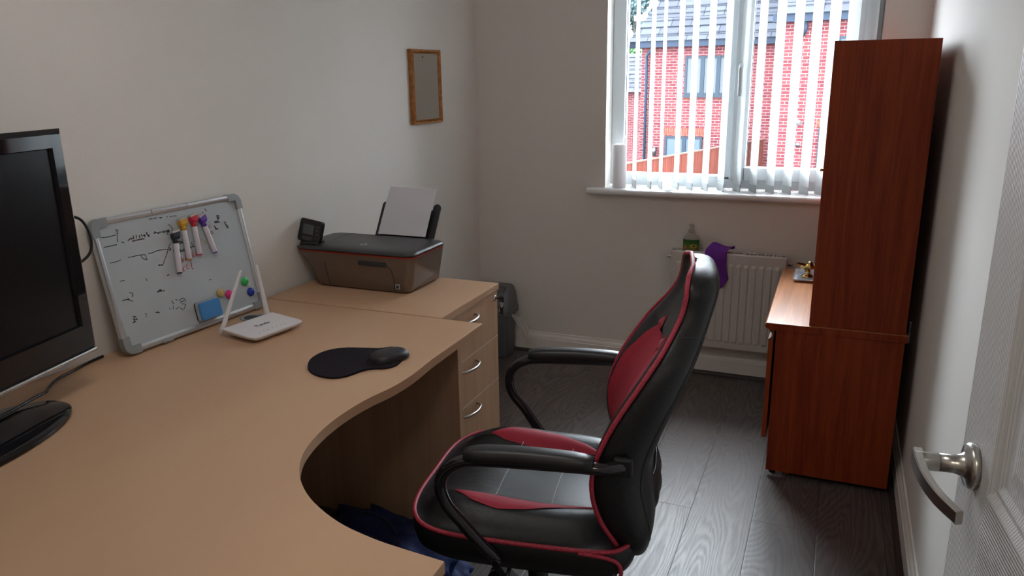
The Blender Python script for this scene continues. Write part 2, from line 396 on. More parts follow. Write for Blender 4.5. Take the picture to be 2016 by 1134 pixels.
bm = BM(); box(bm, 0.70, 0.80, -5.2, YN - 0.12, 0, ZC); box(bm, 2.35, 2.45, -5.2, YN - 0.12, 0, ZC); box(bm, 0.70, 2.45, -5.3, -5.2, 0, ZC)
box(bm, WX, 2.40, YN - 0.13, YN - 0.12, 0, ZC)
struct(obj('wall_hall', bm, M['wall']))

def skirting(name, p0, p1, nrm, parent=None):
    # ogee skirting board along p0 -> p1, nrm points into the room
    prof = [(0, 0.012), (0.018, 0.012), (0.018, 0.078), (0.015, 0.082), (0.015, 0.087), (0.012, 0.095), (0.007, 0.104), (0.006, 0.113), (0, 0.113)]
    bm = BM(); rings = []
    for p in (p0, p1): rings.append([(p[0] + nrm[0] * d, p[1] + nrm[1] * d, z) for d, z in prof])
    loft(bm, rings, smooth=False); bmesh.ops.recalc_face_normals(bm, faces=bm.faces[:])
    return struct(obj(name, bm, M['gloss'], parent))
def beading(name, p0, p1, nrm):
    prof = [(0, 0), (0.036, 0), (0.035, 0.005), (0.030, 0.011), (0.020, 0.0145), (0.0, 0.016)]
    bm = BM(); rings = []
    for p in (p0, p1): rings.append([(p[0] + nrm[0] * d, p[1] + nrm[1] * d, z) for d, z in prof])
    loft(bm, rings, smooth=False); bmesh.ops.recalc_face_normals(bm, faces=bm.faces[:])
    return struct(obj(name, bm, M['bead']))
skirting('baseboard_back', (0, 0), (WX, 0), (0, -1)); beading('trim_1', (0, 0), (WX, 0), (0, -1))
skirting('baseboard_right', (WX, 0), (WX, YN), (-1, 0)); beading('trim_2', (WX, 0), (WX, YN), (-1, 0))
skirting('baseboard_left', (0.04 * YN, YN), (0, 0), (1, 0)); beading('trim_3', (0.04 * YN, YN), (0, 0), (1, 0))
# doorway lining
bm = BM(); box(bm, DX0 - 0.0, DX0 + 0.02, YN - 0.13, YN + 0.005, 0, 2.03); box(bm, DX0, WX, YN - 0.13, YN + 0.005, 2.01, 2.035)
box(bm, DX0 - 0.06, DX0 + 0.005, YN, YN + 0.016, 0, 2.08, 0.003)
struct(obj('trim_4', bm, M['gloss']))

# ---------------- window
win = struct(D.objects.new('window_1', None)); C.objects.link(win); win.location = (0, 0, 0)
FY0, FY1 = 0.10, 0.165
bm = BM()
fz0, fz1 = WZ0 + 0.022, WZ1
box(bm, WA, WA + 0.068, FY0, FY1, fz0, fz1, 0.006)
box(bm, WB - 0.065, WB, FY0, FY1, fz0, fz1, 0.006)
box(bm, WA + 0.05, WB - 0.05, FY0, FY1, fz0, 0.99, 0.006)
box(bm, WA + 0.05, WB - 0.05, FY0, FY1, fz1 - 0.065, fz1, 0.006)
box(bm, 1.262, 1.325, FY0, FY1, 0.97, fz1 - 0.05, 0.006)
obj('window_frame', bm, M['upvc'], win)
bm = BM()   # opening sash on the right
sx0, sx1, sz0, sz1 = 1.306, 1.862, 0.972, fz1 - 0.055
for a in ((sx0, sx0 + 0.074, sz0, sz1), (sx1 - 0.070, sx1, sz0, sz1), (sx0 + 0.06, sx1 - 0.06, sz0, sz0 + 0.064), (sx0 + 0.06, sx1 - 0.06, sz1 - 0.064, sz1)):
    box(bm, a[0], a[1], FY0 - 0.014, FY1 - 0.02, a[2], a[3], 0.005)
sash = obj('opening_sash', bm, M['upvc'], win)
bm = BM()
def gask(bm, x0, x1, z0, z1, y, w=0.0045):
    box(bm, x0, x0 + w, y - 0.003, y + 0.004, z0, z1); box(bm, x1 - w, x1, y - 0.003, y + 0.004, z0, z1)
    box(bm, x0, x1, y - 0.003, y + 0.004, z0, z0 + w); box(bm, x0, x1, y - 0.003, y + 0.004, z1 - w, z1)
gask(bm, WA + 0.066, 1.263, 0.988, fz1 - 0.063, FY0 + 0.02); gask(bm, sx0 + 0.072, sx1 - 0.068, sz0 + 0.062, sz1 - 0.062, FY0 + 0.012)
obj('glazing_gasket', bm, M['gasket'], win)
bm = BM(); box(bm, WA + 0.06, 1.27, FY0 + 0.030, FY0 + 0.036, 0.982, fz1 - 0.058); obj('fixed_pane', bm, M['glass'], win)
bm = BM(); box(bm, sx0 + 0.068, sx1 - 0.064, FY0 + 0.030, FY0 + 0.036, sz0 + 0.058, sz1 - 0.058); obj('sash_pane', bm, M['glass'], sash)
bm = BM()
hx = sx0 + 0.032; hz = 1.50
box(bm, hx - 0.014, hx + 0.014, FY0 - 0.024, FY0 - 0.010, hz - 0.035, hz + 0.035, 0.006)
tube(bm, catmull([(hx, FY0 - 0.020, hz + 0.012), (hx, FY0 - 0.045, hz + 0.006), (hx, FY0 - 0.056, hz - 0.012), (hx, FY0 - 0.052, hz - 0.07), (hx, FY0 - 0.050, hz - 0.13)], 6), [0.010] * 24 + [0.008], 10)
obj('window_handle', bm, M['upvc'], win)
# sill board
bm = BM()
prof = [(0.10, 0.912), (-0.040, 0.912), (-0.048, 0.909), (-0.053, 0.903), (-0.0545, 0.896), (-0.053, 0.889), (-0.048, 0.883), (-0.040, 0.880), (0.0, 0.880), (0.0, 0.893), (0.10, 0.893)]
prof = [(y, z + 0.013) for y, z in prof]
loft(bm, [[(x, y, z) for y, z in prof] for x in (0.626, 2.005)], smooth=False); bmesh.ops.recalc_face_normals(bm, faces=bm.faces[:])
struct(obj('trim_5', bm, M['sill']))

# ---------------- door on the right, standing open
dr = struct(D.objects.new('door_1', None)); C.objects.link(dr); dr.location = (2.066, -3.50, 0.008); dr.rotation_euler = (0, 0, math.radians(6))
# local: +Y along the leaf to the leading edge, -X the visible face
DL, DH, DT = 0.826, 1.975, 0.035
bm = BM()
panels = [(0.12, 0.706 - 0.30, 0.968, 1.86), (0.706 - 0.245, 0.706, 0.968, 1.86), (0.12, 0.706 - 0.30, 0.22, 0.80), (0.706 - 0.245, 0.706, 0.22, 0.80)]
panels = [(0.12, 0.706, 0.968, 1.86), (0.12, 0.706, 0.22, 0.80)]
ys = sorted({0, DL, *[p[0] for p in panels], *[p[1] for p in panels]}); zs = sorted({0, DH, *[p[2] for p in panels], *[p[3] for p in panels]})
def quad(bm, pts, mi=0):
    f = bm.faces.new([bm.verts.new(p) for p in pts]); f.material_index = mi; return f
for side in (0, 1):
    fx = 0.0 if side == 0 else DT
    for i in range(len(ys) - 1):
        for j in range(len(zs) - 1):
            a, b, c, d = ys[i], ys[i + 1], zs[j], zs[j + 1]
            inside = any(p[0] <= a and b <= p[1] and p[2] <= c and d <= p[3] for p in panels)
            if inside:
                sgn = 1 if side == 0 else -1
                loops = [(0, 0), (0.010, 0.006), (0.018, 0.0045), (0.028, 0.0085), (0.042, 0.0085), (0.066, 0.003)]
                prev = None
                for ins, dep in loops:
                    L_ = [(fx + sgn * dep, a + ins, c + ins), (fx + sgn * dep, b - ins, c + ins), (fx + sgn * dep, b - ins, d - ins), (fx + sgn * dep, a + ins, d - ins)]
                    if prev:
                        for k in range(4): quad(bm, [prev[k], prev[(k + 1) % 4], L_[(k + 1) % 4], L_[k]], 0)
                    prev = L_
                quad(bm, prev, 0)
            else:
                rail = (a >= 0.12 - 1e-6 and b <= 0.706 + 1e-6)
                quad(bm, [(fx, a, c), (fx, b, c), (fx, b, d), (fx, a, d)], 1 if rail else 0)
quad(bm, [(0, DL, 0), (DT, DL, 0), (DT, DL, DH), (0, DL, DH)]); quad(bm, [(0, 0, 0), (DT, 0, 0), (DT, 0, DH), (0, 0, DH)])
quad(bm, [(0, 0, DH), (DT, 0, DH), (DT, DL, DH), (0, DL, DH)]); quad(bm, [(0, 0, 0), (DT, 0, 0), (DT, DL, 0), (0, DL, 0)])
bmesh.ops.remove_doubles(bm, verts=bm.verts, dist=1e-5); bmesh.ops.recalc_face_normals(bm, faces=bm.faces[:])
def grain_door(name, axis):
    m = mat(name, (0.60, 0.60, 0.61), 0.42)
    t = nd(m, 'ShaderNodeTexCoord'); mp = nd(m, 'ShaderNodeMapping'); w = nd(m, 'ShaderNodeTexWave')
    w.wave_type = 'BANDS'; w.bands_direction = 'Y' if axis == 'z' else 'Z'
    w.inputs['Scale'].default_value = 62; w.inputs['Distortion'].default_value = 2.4; w.inputs['Detail'].default_value = 2; w.inputs['Detail Scale'].default_value = 0.8
    mp.inputs['Scale'].default_value = (1, 1, 0.10) if axis == 'z' else (1, 0.10, 1)
    lk(m, t.outputs['Object'], mp.inputs[0]); lk(m, mp.outputs[0], w.inputs[0])
    b = nd(m, 'ShaderNodeBump'); b.inputs['Strength'].default_value = 0.8; b.inputs['Distance'].default_value = 0.0013
    lk(m, w.outputs[1], b.inputs['Height']); lk(m, b.outputs[0], bsdf(m).inputs['Normal'])
    return m
obj('door_leaf', bm, [grain_door('door_grain_upright', 'z'), grain_door('door_grain_level', 'y')], dr)
bm = BM()
hs, hz = 0.764, 0.985 - 0.008
rose = [(0.030, 0.0), (0.030, 0.007), (0.027, 0.011), (0.018, 0.0125), (0.0145, 0.016), (0.0118, 0.026), (0.0118, 0.042)]
lathe(bm, rose, 36)
lathe(bm, [(0.0110, 0.042), (0.0122, 0.043), (0.0122, 0.070), (0.010, 0.073), (0, 0.073)], 28)
xform(bm, Matrix.Translation((0, hs, hz)) @ Matrix.Rotation(-PI / 2, 4, 'Y'))
hd = obj('door_handle', bm, M['nickel'], dr)
bm = BM()
P = catmull([(-0.066, hs + 0.012, hz), (-0.068, hs - 0.010, hz), (-0.067, hs - 0.05, hz - 0.002), (-0.060, hs - 0.09, hz - 0.004), (-0.046, hs - 0.128, hz - 0.006)], 7)
rings = []
for i, p in enumerate(P):
    t = i / (len(P) - 1); h = 0.0125 * (1 - 0.30 * t); w = 0.0062 * (1 - 0.25 * t)
    a = P[min(i + 1, len(P) - 1)] - P[max(i - 1, 0)]; a.z = 0; a.normalize(); nn = Vector((a.y, -a.x, 0))
    rings.append([p + nn * (w * cx) + Vector((0, 0, h * cz)) for cx, cz in ((-1, -0.8), (-0.75, -1), (0.75, -1), (1, -0.8), (1, 0.8), (0.75, 1), (-0.75, 1), (-1, 0.8))])
loft(bm, rings, smooth=False); bmesh.ops.recalc_face_normals(bm, faces=bm.faces[:])
obj('lever', bm, M['nickel'], hd)

# ---------------- vertical blind
bl = thing('vertical_blind', 'white vertical fabric blind with open slats hanging in the window', 'blind', (1.31, 0.045, 2.03))
bm = BM(); box(bm, -0.59, 0.59, -0.02, 0.02, 0.0, 0.045, 0.004); obj('head_rail', bm, M['upvc'], bl)
sx = [0.849, 0.925, 0.981, 1.059, 1.125, 1.200, 1.275, 1.350, 1.425, 1.502, 1.578, 1.653, 1.724, 1.80, 1.873]
ztop = 2.03; zb = 0.950
beta = math.radians(31)
for i, x in enumerate(sx):
    n_ = 6; w = 0.089; rows = 10
    bb = beta + math.radians(-4 + 5.5 * (x - 0.85)) + random.uniform(-0.03, 0.03)
    if i == 2: bb -= 0.10
    dx, dy = -math.sin(bb), math.cos(bb)
    bm = BM(); grid = []
    for r in range(rows + 1):
        z = ztop + (zb - ztop) * r / rows
        tw = 0.03 * math.sin(r * 0.5 + i)
        row = []
        for c in range(n_ + 1):
            s = (c / n_ - 0.5) * w; bow = 0.0035 * (1 - (2 * c / n_ - 1) ** 2)
            row.append(bm.verts.new((x - 1.31 + dx * s + dy * bow + tw * 0.02, dy * s - dx * bow, z - 2.03)))
        grid.append(row)
    for r in range(rows):
        for c in range(n_):
            bm.faces.new((grid[r][c], grid[r][c + 1], grid[r + 1][c + 1], grid[r + 1][c])).smooth = True
    s_ = obj('slat', bm, M['slat'], bl)
    bm = BM()
    # hem pocket and weight at the foot of the slat
    mwx = Matrix.Translation((x - 1.31, 0, zb - 2.03)) @ Matrix.Rotation(bb, 4, 'Z')
    box(bm, -0.0022, 0.0022, -0.0435, 0.0435, -0.026, 0.012, 0.001, mw=mwx)
    obj('bottom_weight', bm, M['slat'], s_)
bm = BM()
for yy in (-0.040, 0.040):
    for x0, x1 in zip(sx[:-1], sx[1:]):
        off = -math.sin(beta) * yy
        a = Vector((x0 - 1.31 + off, yy, -1.078)); b = Vector((x1 - 1.31 + off, yy, -1.078)); n_ = 12
        for k in range(n_ + 1):
            t = k / n_; p = a.lerp(b, t); p.z -= 0.026 * 4 * t * (1 - t)
            box(bm, p.x - 0.0011, p.x + 0.0011, p.y - 0.0011, p.y + 0.0011, p.z - 0.0011, p.z + 0.0011)
ch = obj('bead_chain', bm, mat('pale_chain_plastic', (0.55, 0.57, 0.60), 0.4), bl); ch['kind'] = 'stuff'

# ---------------- on the sill
bm = BM(); lathe(bm, [(0.019, 0), (0.0335, 0.0), (0.0345, 0.003), (0.0345, 0.212), (0.033, 0.215), (0.0200, 0.215), (0.0190, 0.210), (0.0190, 0.0)], 32)
t = thing('kitchen_roll', 'tall white paper roll standing at the left end of the window sill', 'paper roll', (0.777, 0.022, 0.9255))
obj('paper', bm, translucent_material('soft_white_paper', (0.86, 0.84, 0.84), 0.5), t)
bm = BM(); lathe(bm, [(0.0185, 0.003), (0.0188, 0.004), (0.0188, 0.213), (0.0175, 0.213), (0.0175, 0.003)], 24); obj('cardboard_core', bm, mat('grey_card', (0.35, 0.31, 0.27), 0.9), t)
t = thing('candle_jar', 'small frosted white candle jar on the window sill behind the slats', 'candle', (1.026, 0.004, 0.9255))
bm = BM(); lathe(bm, [(0, 0), (0.022, 0), (0.0245, 0.004), (0.0255, 0.05), (0.0245, 0.051), (0.0235, 0.042), (0, 0.042)], 28); obj('jar', bm, translucent_material('frosted_white_glass', (0.88, 0.88, 0.88), 0.6), t)
bm = BM(); tube(bm, [(0, 0, 0.041), (0, 0, 0.048)], 0.001, 6); obj('wick', bm, M['black'], t)

# ---------------- radiator under the window
rd = thing('radiator', 'white panel radiator with vertical ribs on the wall under the window', 'radiator', (1.345, -0.065, 0.17))
rw, rh = 0.268, 0.475
bm = BM(); box(bm, -rw, rw, -0.036, -0.026, 0.0, rh, 0.004)
nr = 14; pitch = (2 * rw - 0.045) / nr
front = obj('front_panel', bm, M['radiator'], rd)
bm = BM()
for i in range(nr):
    xc = -rw + 0.0225 + pitch * (i + 0.5); h_ = pitch * 0.30
    a = [(-h_ * 1.45, -0.0362), (-h_ * 0.9, -0.0405), (h_ * 0.9, -0.0405), (h_ * 1.45, -0.0362)]
    r0 = [(xc + q[0] * 0.8, -0.0358, 0.030) for q in a]; r1 = [(xc + q[0], q[1], 0.045) for q in a]; r2 = [(xc + q[0], q[1], rh - 0.060) for q in a]; r3 = [(xc + q[0] * 0.8, -0.0358, rh - 0.046) for q in a]
    loft(bm, [r0, r1, r2, r3], smooth=False)
bmesh.ops.recalc_face_normals(bm, faces=bm.faces[:])
obj('ribs', bm, M['radiator'], rd)
bm = BM(); box(bm, -rw + 0.004, rw - 0.004, 0.02, 0.03, 0.0, rh - 0.01, 0.003); obj('rear_panel', bm, M['radiator'], rd)
bm = BM()
for k in range(38): 
    x = -rw + 0.012 + (2 * rw - 0.024) * k / 37; box(bm, x - 0.001, x + 0.001, -0.022, 0.018, 0.01, rh - 0.012)
box(bm, -rw, rw, -0.028, -0.020, rh - 0.008, rh + 0.002, 0.001); box(bm, -rw, rw, 0.018, 0.026, rh - 0.008, rh + 0.002, 0.001)
for k in range(30):
    x = -rw + 0.01 + (2 * rw - 0.02) * k / 29; box(bm, x - 0.0025, x + 0.0025, -0.024, 0.022, rh - 0.002, rh + 0.001)
obj('top_grille', bm, M['radiator'], rd)
bm = BM()
bm.free()
for s in (-1, 1):
    bm = BM(); box(bm, s * rw - 0.0015, s * rw + 0.0015, -0.030, 0.026, 0.005, rh, 0.001); obj('side_panel', bm, M['radiator'], rd)
for s in (-1, 1):
    bm = BM(); tube(bm, [(s * (rw + 0.001), -0.004, rh - 0.035), (s * (rw + 0.013), -0.004, rh - 0.035)], 0.0105, 14); tube(bm, [(s * (rw + 0.013), -0.004, rh - 0.035), (s * (rw + 0.024), -0.004, rh - 0.035)], 0.007, 6)
    obj('bleed_valve', bm, [M['chrome']], rd)
for s in (-1, 1):
    bm = BM(); box(bm, s * (rw - 0.075) - 0.015, s * (rw - 0.075) + 0.015, 0.028, 0.065, 0.08, rh - 0.08); obj('wall_bracket', bm, M['radiator'], rd)
for s in (-1, 1):
    bm = BM(); tube(bm, catmull([(s * (rw + 0.002), -0.004, 0.03), (s * (rw + 0.028), -0.004, 0.028), (s * (rw + 0.030), -0.004, 0.0), (s * (rw + 0.030), -0.004, -0.168)], 5), 0.0075, 10); obj('pipe', bm, M['radiator'], rd)

# bottle on the radiator
t = thing('spray_bottle', 'small bottle with green label and white pump standing on the radiator', 'bottle', (1.166, -0.063, 0.6475))
wp = translucent_material('cloudy_plastic', (0.66, 0.66, 0.62), 0.4, 0.25)
def oval(rx, ry, z, n=24): return [(rx * math.cos(2 * PI * i / n), ry * math.sin(2 * PI * i / n), z) for i in range(n)]
bm = BM(); loft(bm, [oval(0.036, 0.022, 0.0), oval(0.0385, 0.024, 0.004), oval(0.0385, 0.024, 0.055), oval(0.036, 0.023, 0.064), oval(0.026, 0.018, 0.074), oval(0.017, 0.0155, 0.080), oval(0.014, 0.014, 0.086)]); obj('bottle_body', bm, wp, t)
bm = BM(); loft(bm, [oval(0.0395, 0.025, 0.003), oval(0.0395, 0.025, 0.053)], cap=False)
gl = mat('green_label', (0.05, 0.22, 0.03), 0.45)
tcn = nd(gl, 'ShaderNodeTexCoord'); spn = nd(gl, 'ShaderNodeSeparateXYZ'); rp = nd(gl, 'ShaderNodeValToRGB'); mr = nd(gl, 'ShaderNodeMapRange')
mr.inputs[1].default_value = 0.0; mr.inputs[2].default_value = 0.053
lk(gl, tcn.outputs['Object'], spn.inputs[0]); lk(gl, spn.outputs[2], mr.inputs[0]); lk(gl, mr.outputs[0], rp.inputs[0]); lk(gl, rp.outputs[0], bsdf(gl).inputs['Base Color'])
rp.color_ramp.elements[0].position = 0.0; rp.color_ramp.elements[0].color = (0.22, 0.16, 0.015, 1); rp.color_ramp.elements[1].position = 0.75; rp.color_ramp.elements[1].color = (0.015, 0.12, 0.02, 1)
e = rp.color_ramp.elements.new(0.4); e.color = (0.10, 0.18, 0.02, 1)
lb = obj('label', bm, gl, t); lb['label'] = 'green and orange printed label'
bm = BM()
pts = []
for k in range(24):
    a = 2 * PI * k / 24; r = 1.0 if k % 2 else 0.82; pts.append((0.0175 * r * math.cos(a) + 0.014, 0.010 * r * math.sin(a) + 0.022))
def on_oval(x, z, off=0.0):
    y = -0.025 * math.sqrt(max(0, 1 - (x / 0.0395) ** 2)) - off
    return (x, y, z)
f = bm.faces.new([bm.verts.new(on_oval(x, z, 0.0006)) for x, z in pts])
bmesh.ops.recalc_face_normals(bm, faces=bm.faces[:])
st = obj('starburst', bm, mat('yellow_print', (0.65, 0.42, 0.04), 0.5), lb)
text_mesh('lettering', 'Giant', 0.0125, M['black'], lb, Matrix.Translation((0.014, -0.0247, 0.022)) @ Matrix.Rotation(0.30, 4, 'Z') @ Matrix.Rotation(PI / 2, 4, 'X'))
bm = BM(); ico(bm, (-0.024, -0.0195, 0.013), 0.008, 2, 0, (1.0, 0.25, 1.0)); obj('fruit_print', bm, mat('orange_print', (0.55, 0.14, 0.05), 0.5), lb)
bm = BM(); lathe(bm, [(0.0145, 0.086), (0.0150, 0.088), (0.0150, 0.100), (0.0075, 0.102), (0.0065, 0.112), (0.012, 0.114), (0.0125, 0.122), (0.010, 0.1255), (0, 0.126)], 20); tube(bm, [(0, 0, 0.119), (0.012, -0.016, 0.119), (0.014, -0.020, 0.116)], 0.004, 8); obj('pump_head', bm, wp, t)

# purple cloth over the radiator top
def cloth_sheet(name, rows, m, thick=0.0025, parent=None):
    bm = BM(); G = [[bm.verts.new(p) for p in r] for r in rows]
    for A, B in zip(G[:-1], G[1:]):
        for j in range(len(A) - 1): bm.faces.new((A[j], A[j + 1], B[j + 1], B[j])).smooth = True
    bmesh.ops.recalc_face_normals(bm, faces=bm.faces[:])
    o = obj(name, bm, m, parent)
    for p in o.data.polygons: p.use_smooth = True
    s = o.modifiers.new('solid', 'SOLIDIFY'); s.thickness = thick; s.offset = 0
    s = o.modifiers.new('sub', 'SUBSURF'); s.levels = 1; s.render_levels = 2
    return o
pm = noise_mat('purple_microfibre', (0.125, 0.018, 0.26), (0.17, 0.03, 0.34), 220, 0.9, 0.5)
rows = []
keys = [  # (y, z, x left, x right): path up from behind, over the top, down the front
    (-0.062, 0.664, 1.262, 1.372), (-0.066, 0.688, 1.270, 1.372), (-0.075, 0.684, 1.262, 1.372), (-0.095, 0.668, 1.245, 1.350), (-0.108, 0.652, 1.240, 1.345),
    (-0.112, 0.62, 1.252, 1.343), (-0.113, 0.58, 1.275, 1.340), (-0.113, 0.545, 1.290, 1.350), (-0.113, 0.515, 1.300, 1.362), (-0.112, 0.480, 1.305, 1.340)]
for i, (y, z, xa, xb) in enumerate(keys):
    r = []
    for j in range(9):
        u = j / 8; fold = 0.006 * math.sin(j * 2.1 + i * 0.5) * (1 if i > 1 else 0.5)
        zz = z + (0.010 * math.sin(u * 5 + 1.0) if i in (1, 2) else 0) + (0.03 * (u - 0.5) if i >= 8 else 0)
        r.append((xa + (xb - xa) * u + 0.004 * math.sin(i + j), y - abs(fold) - 0.001, zz))
    rows.append(r)
o = cloth_sheet('cleaning_cloth', rows, pm)
tag(o, 'crumpled purple cloth draped over the top of the radiator', 'cloth')

# ================================================================== DESK
dk = thing('desk', 'L-shaped beech laminate office desk with a curved inner edge', 'desk', (0.35, -2.6, 0))
def loc_out(pts, ox=0.35, oy=-2.6): return [(x - ox, y - oy) for x, y in pts]
curve = catmull([(0.806, -2.05, 0), (0.812, -2.16, 0), (0.806, -2.25, 0), (0.788, -2.335, 0), (0.781, -2.43, 0), (0.790, -2.53, 0), (0.818, -2.625, 0), (0.868, -2.702, 0), (0.940, -2.765, 0), (1.033, -2.812, 0), (1.12, -2.834, 0), (1.19, -2.842, 0)], 5)
outl = [(0.802, -1.702)] + [(p.x, p.y) for p in curve] + [(1.262, -2.846), (1.265, -3.51), (-0.136, -3.51), (-0.066, -1.702)]
bm = BM(); prism(bm, loc_out(outl)[::-1], 0.705, 0.730, 0.0022, 2)
bmesh.ops.recalc_face_normals(bm, faces=bm.faces[:])
obj('desktop', bm, M['beech'], dk)
def panel(x0, x1, y0, y1, z0=0.0, z1=0.705, name='side_panel', m='beechv'):
    bm = BM(); box(bm, x0 - 0.35, x1 - 0.35, y0 + 2.6, y1 + 2.6, z0, z1, 0.0015); return obj(name, bm, M[m], dk)
panel(-0.02, 0.757, -1.790, -1.765)
panel(1.20, 1.225, -3.48, -2.93)
panel(0.03, 0.055, -3.40, -1.79, 0.25, 0.705, 'modesty_panel')
panel(0.055, 1.20, -3.46, -3.435, 0.25, 0.705, 'modesty_panel')
bm = BM(); box(bm, 0.02 - 0.35, 0.12 - 0.35, -3.46 + 2.6, -3.36 + 2.6, 0, 0.705, 0.003); obj('corner_leg', bm, M['beechv'], dk)
# cable grommet
bm = BM(); gx, gy = 0.070 - 0.35, -1.903 + 2.6
lathe(bm, [(0.0, 0.7302), (0.036, 0.7302), (0.039, 0.7308), (0.0395, 0.7318), (0.038, 0.7326), (0.031, 0.7326), (0.030, 0.7312), (0.0, 0.7310)], 36, (gx, gy, 0)); gr = obj('cable_grommet', bm, M['greyplastic'], dk)
bm = BM(); prism(bm, [(gx + 0.028 * math.cos(a) , gy + 0.028 * math.sin(a) * (0.65 if math.sin(a) > 0 else 1)) for a in [2 * PI * k / 28 for k in range(28)]], 0.7311, 0.7317); obj('grommet_hole', bm, M['black'], gr)

# ================================================================== DRAWER PEDESTAL
pd = thing('drawer_pedestal', 'beech three-drawer pedestal with bow handles beyond the desk end', 'drawers', (0.3, -1.465, 0))
PX0, PX1, PY0, PY1 = -0.044, 0.655, -1.695, -1.232
def pbox(name, x0, x1, y0, y1, z0, z1, m, bev=0.0015, parent=pd):
    bm = BM(); box(bm, x0 - 0.3, x1 - 0.3, y0 + 1.465, y1 + 1.465, z0, z1, bev); return obj(name, bm, m, parent)
pbox('top_panel', PX0, PX1, PY0, PY1, 0.705, 0.730, M['beech'], 0.002)
pbox('carcass', PX0 + 0.01, PX1 - 0.026, PY0 + 0.006, PY1 - 0.004, 0.03, 0.7045, M['beechv'])
bm = BM()
for zt in (0.705 - 0.002, 0.525, 0.351): pass
lineM = mat('drawer_edge_highlight', (0.66, 0.58, 0.50), 0.35)  # pale colour paints the bright highlight along each drawer's top edge
for i, (z0, z1) in enumerate(((0.529, 0.701), (0.355, 0.5255), (0.040, 0.3515))):
    d_ = pbox('drawer', PX1 - 0.0245, PX1 - 0.006, PY0 + 0.006, PY1 - 0.006, z0, z1, M['beechv'], 0.0008)
    pbox('painted_edge_highlight', PX1 - 0.0245, PX1 - 0.0055, PY0 + 0.006, PY1 - 0.006, z1 - 0.0012, z1 + 0.0016, lineM, 0, d_)
    zc = (0.668, 0.494, 0.328)[i]; yc = -1.505
    bm = BM()
    P = catmull([(PX1 - 0.008, yc - 0.064, zc), (PX1 + 0.004, yc - 0.063, zc), (PX1 + 0.019, yc - 0.046, zc), (PX1 + 0.027, yc, zc), (PX1 + 0.019, yc + 0.046, zc), (PX1 + 0.004, yc + 0.063, zc), (PX1 - 0.008, yc + 0.064, zc)], 7)
    tube(bm, [(p.x - 0.3, p.y + 1.465, p.z) for p in P], 0.0052, 12); obj('handle', bm, M['nickel'], d_)
bm = BM(); lathe(bm, [(0.0, 0), (0.0105, 0), (0.0105, 0.004), (0.008, 0.0065), (0, 0.0065)], 20); xform(bm, Matrix.Translation((PX1 - 0.0075 - 0.3, -1.262 + 1.465, 0.678)) @ Matrix.Rotation(PI / 2, 4, 'Y'))
obj('lock', bm, M['chrome'], pd)
for (x, y) in ((0, -1.67), (0.6, -1.67), (0, -1.27), (0.6, -1.27)):
    bm = BM(); lathe(bm, [(0.0, 0), (0.02, 0), (0.022, 0.015), (0.02, 0.031), (0, 0.031)], 16, (x - 0.3, y + 1.465, 0)); obj('foot', bm, M['blackplastic'], pd)
ky = thing('key_bunch', 'black-headed keys hanging from the lock of the top drawer', 'keys', (0.657, -1.262, 0.678))
bm = BM(); box(bm, -0.002, 0.013, -0.001, 0.001, -0.003, 0.003); box(bm, 0.011, 0.030, -0.0022, 0.0022, -0.014, 0.009, 0.002); obj('key_in_lock', bm, M['blackplastic'], ky)
bm = BM(); tube(bm, [(0.021 + 0.0 * math.cos(a), 0.010 * math.sin(a), -0.019 + 0.011 * math.cos(a)) for a in [2 * PI * k / 20 for k in range(20)]], 0.0009, 6, True); obj('ring', bm, M['chrome'], ky)
bm = BM(); box(bm, 0.012, 0.026, -0.0015, 0.0015, -0.060, -0.034, 0.0012); obj('hanging_key', bm, M['blackplastic'], ky)
bm = BM(); box(bm, 0.017, 0.021, -0.001, 0.001, -0.038, -0.024); box(bm, 0.010, 0.0115, -0.0018, 0.0018, -0.052, -0.040); obj('key_blade', bm, M['chrome'], ky)

# ================================================================== TELEVISION
# local frame: X along the screen (to the right end of the picture), -Y out to the viewer
phi = 0.20
tvx, tvy = 0.10, -2.50
TW, TH = 0.86, 0.540
cx, cy = tvx + math.sin(phi) * TW / 2, tvy - math.cos(phi) * TW / 2
tv = thing('television', 'black flat television with glossy bezel standing on the left of the desk', 'television', (cx, cy, 0.7305), math.radians(90) + phi)
z0 = 0.106; z1 = z0 + TH
hw = TW / 2
bm = BM()
def frame_loops(loops, mi=0):
    prev = None
    for (ins_l, ins_t, ins_b, y) in loops:
        L_ = [(-hw + ins_l, y, z0 + ins_b), (hw - ins_l, y, z0 + ins_b), (hw - ins_l, y, z1 - ins_t), (-hw + ins_l, y, z1 - ins_t)]
        L_ = [bm.verts.new(p) for p in L_]
        if prev:
            for k in range(4): bm.faces.new((prev[k], prev[(k + 1) % 4], L_[(k + 1) % 4], L_[k]))
        prev = L_
    return prev
last = frame_loops([(0.004, 0.004, 0.004, 0.030), (0.0, 0.0, 0.0, 0.012), (0.0, 0.0, 0.0, 0.004), (0.012, 0.012, 0.006, -0.0050), (0.040, 0.042, 0.066, -0.0047), (0.043, 0.045, 0.069, 0.004)])
bmesh.ops.recalc_face_normals(bm, faces=bm.faces[:])
bz = obj('bezel', bm, M['blackgloss'], tv)
bm = BM(); box(bm, -hw + 0.042, hw - 0.042, 0.0035, 0.012, z0 + 0.067, z1 - 0.044); obj('screen', bm, M['screen'], tv)
bm = BM(); box(bm, -hw + 0.004, hw - 0.004, 0.014, 0.04, z0 + 0.004, z1 - 0.004, 0.006); box(bm, -hw + 0.10, hw - 0.10, 0.039, 0.085, z0 + 0.06, z1 - 0.08, 0.02); obj('back_housing', bm, M['blackplastic'], tv)
bm = BM(); box(bm, -hw + 0.002, hw - 0.001, -0.003, 0.012, z0 - 0.0105, z0 - 0.0005, 0.003); obj('silver_strip', bm, M['silver'], tv)
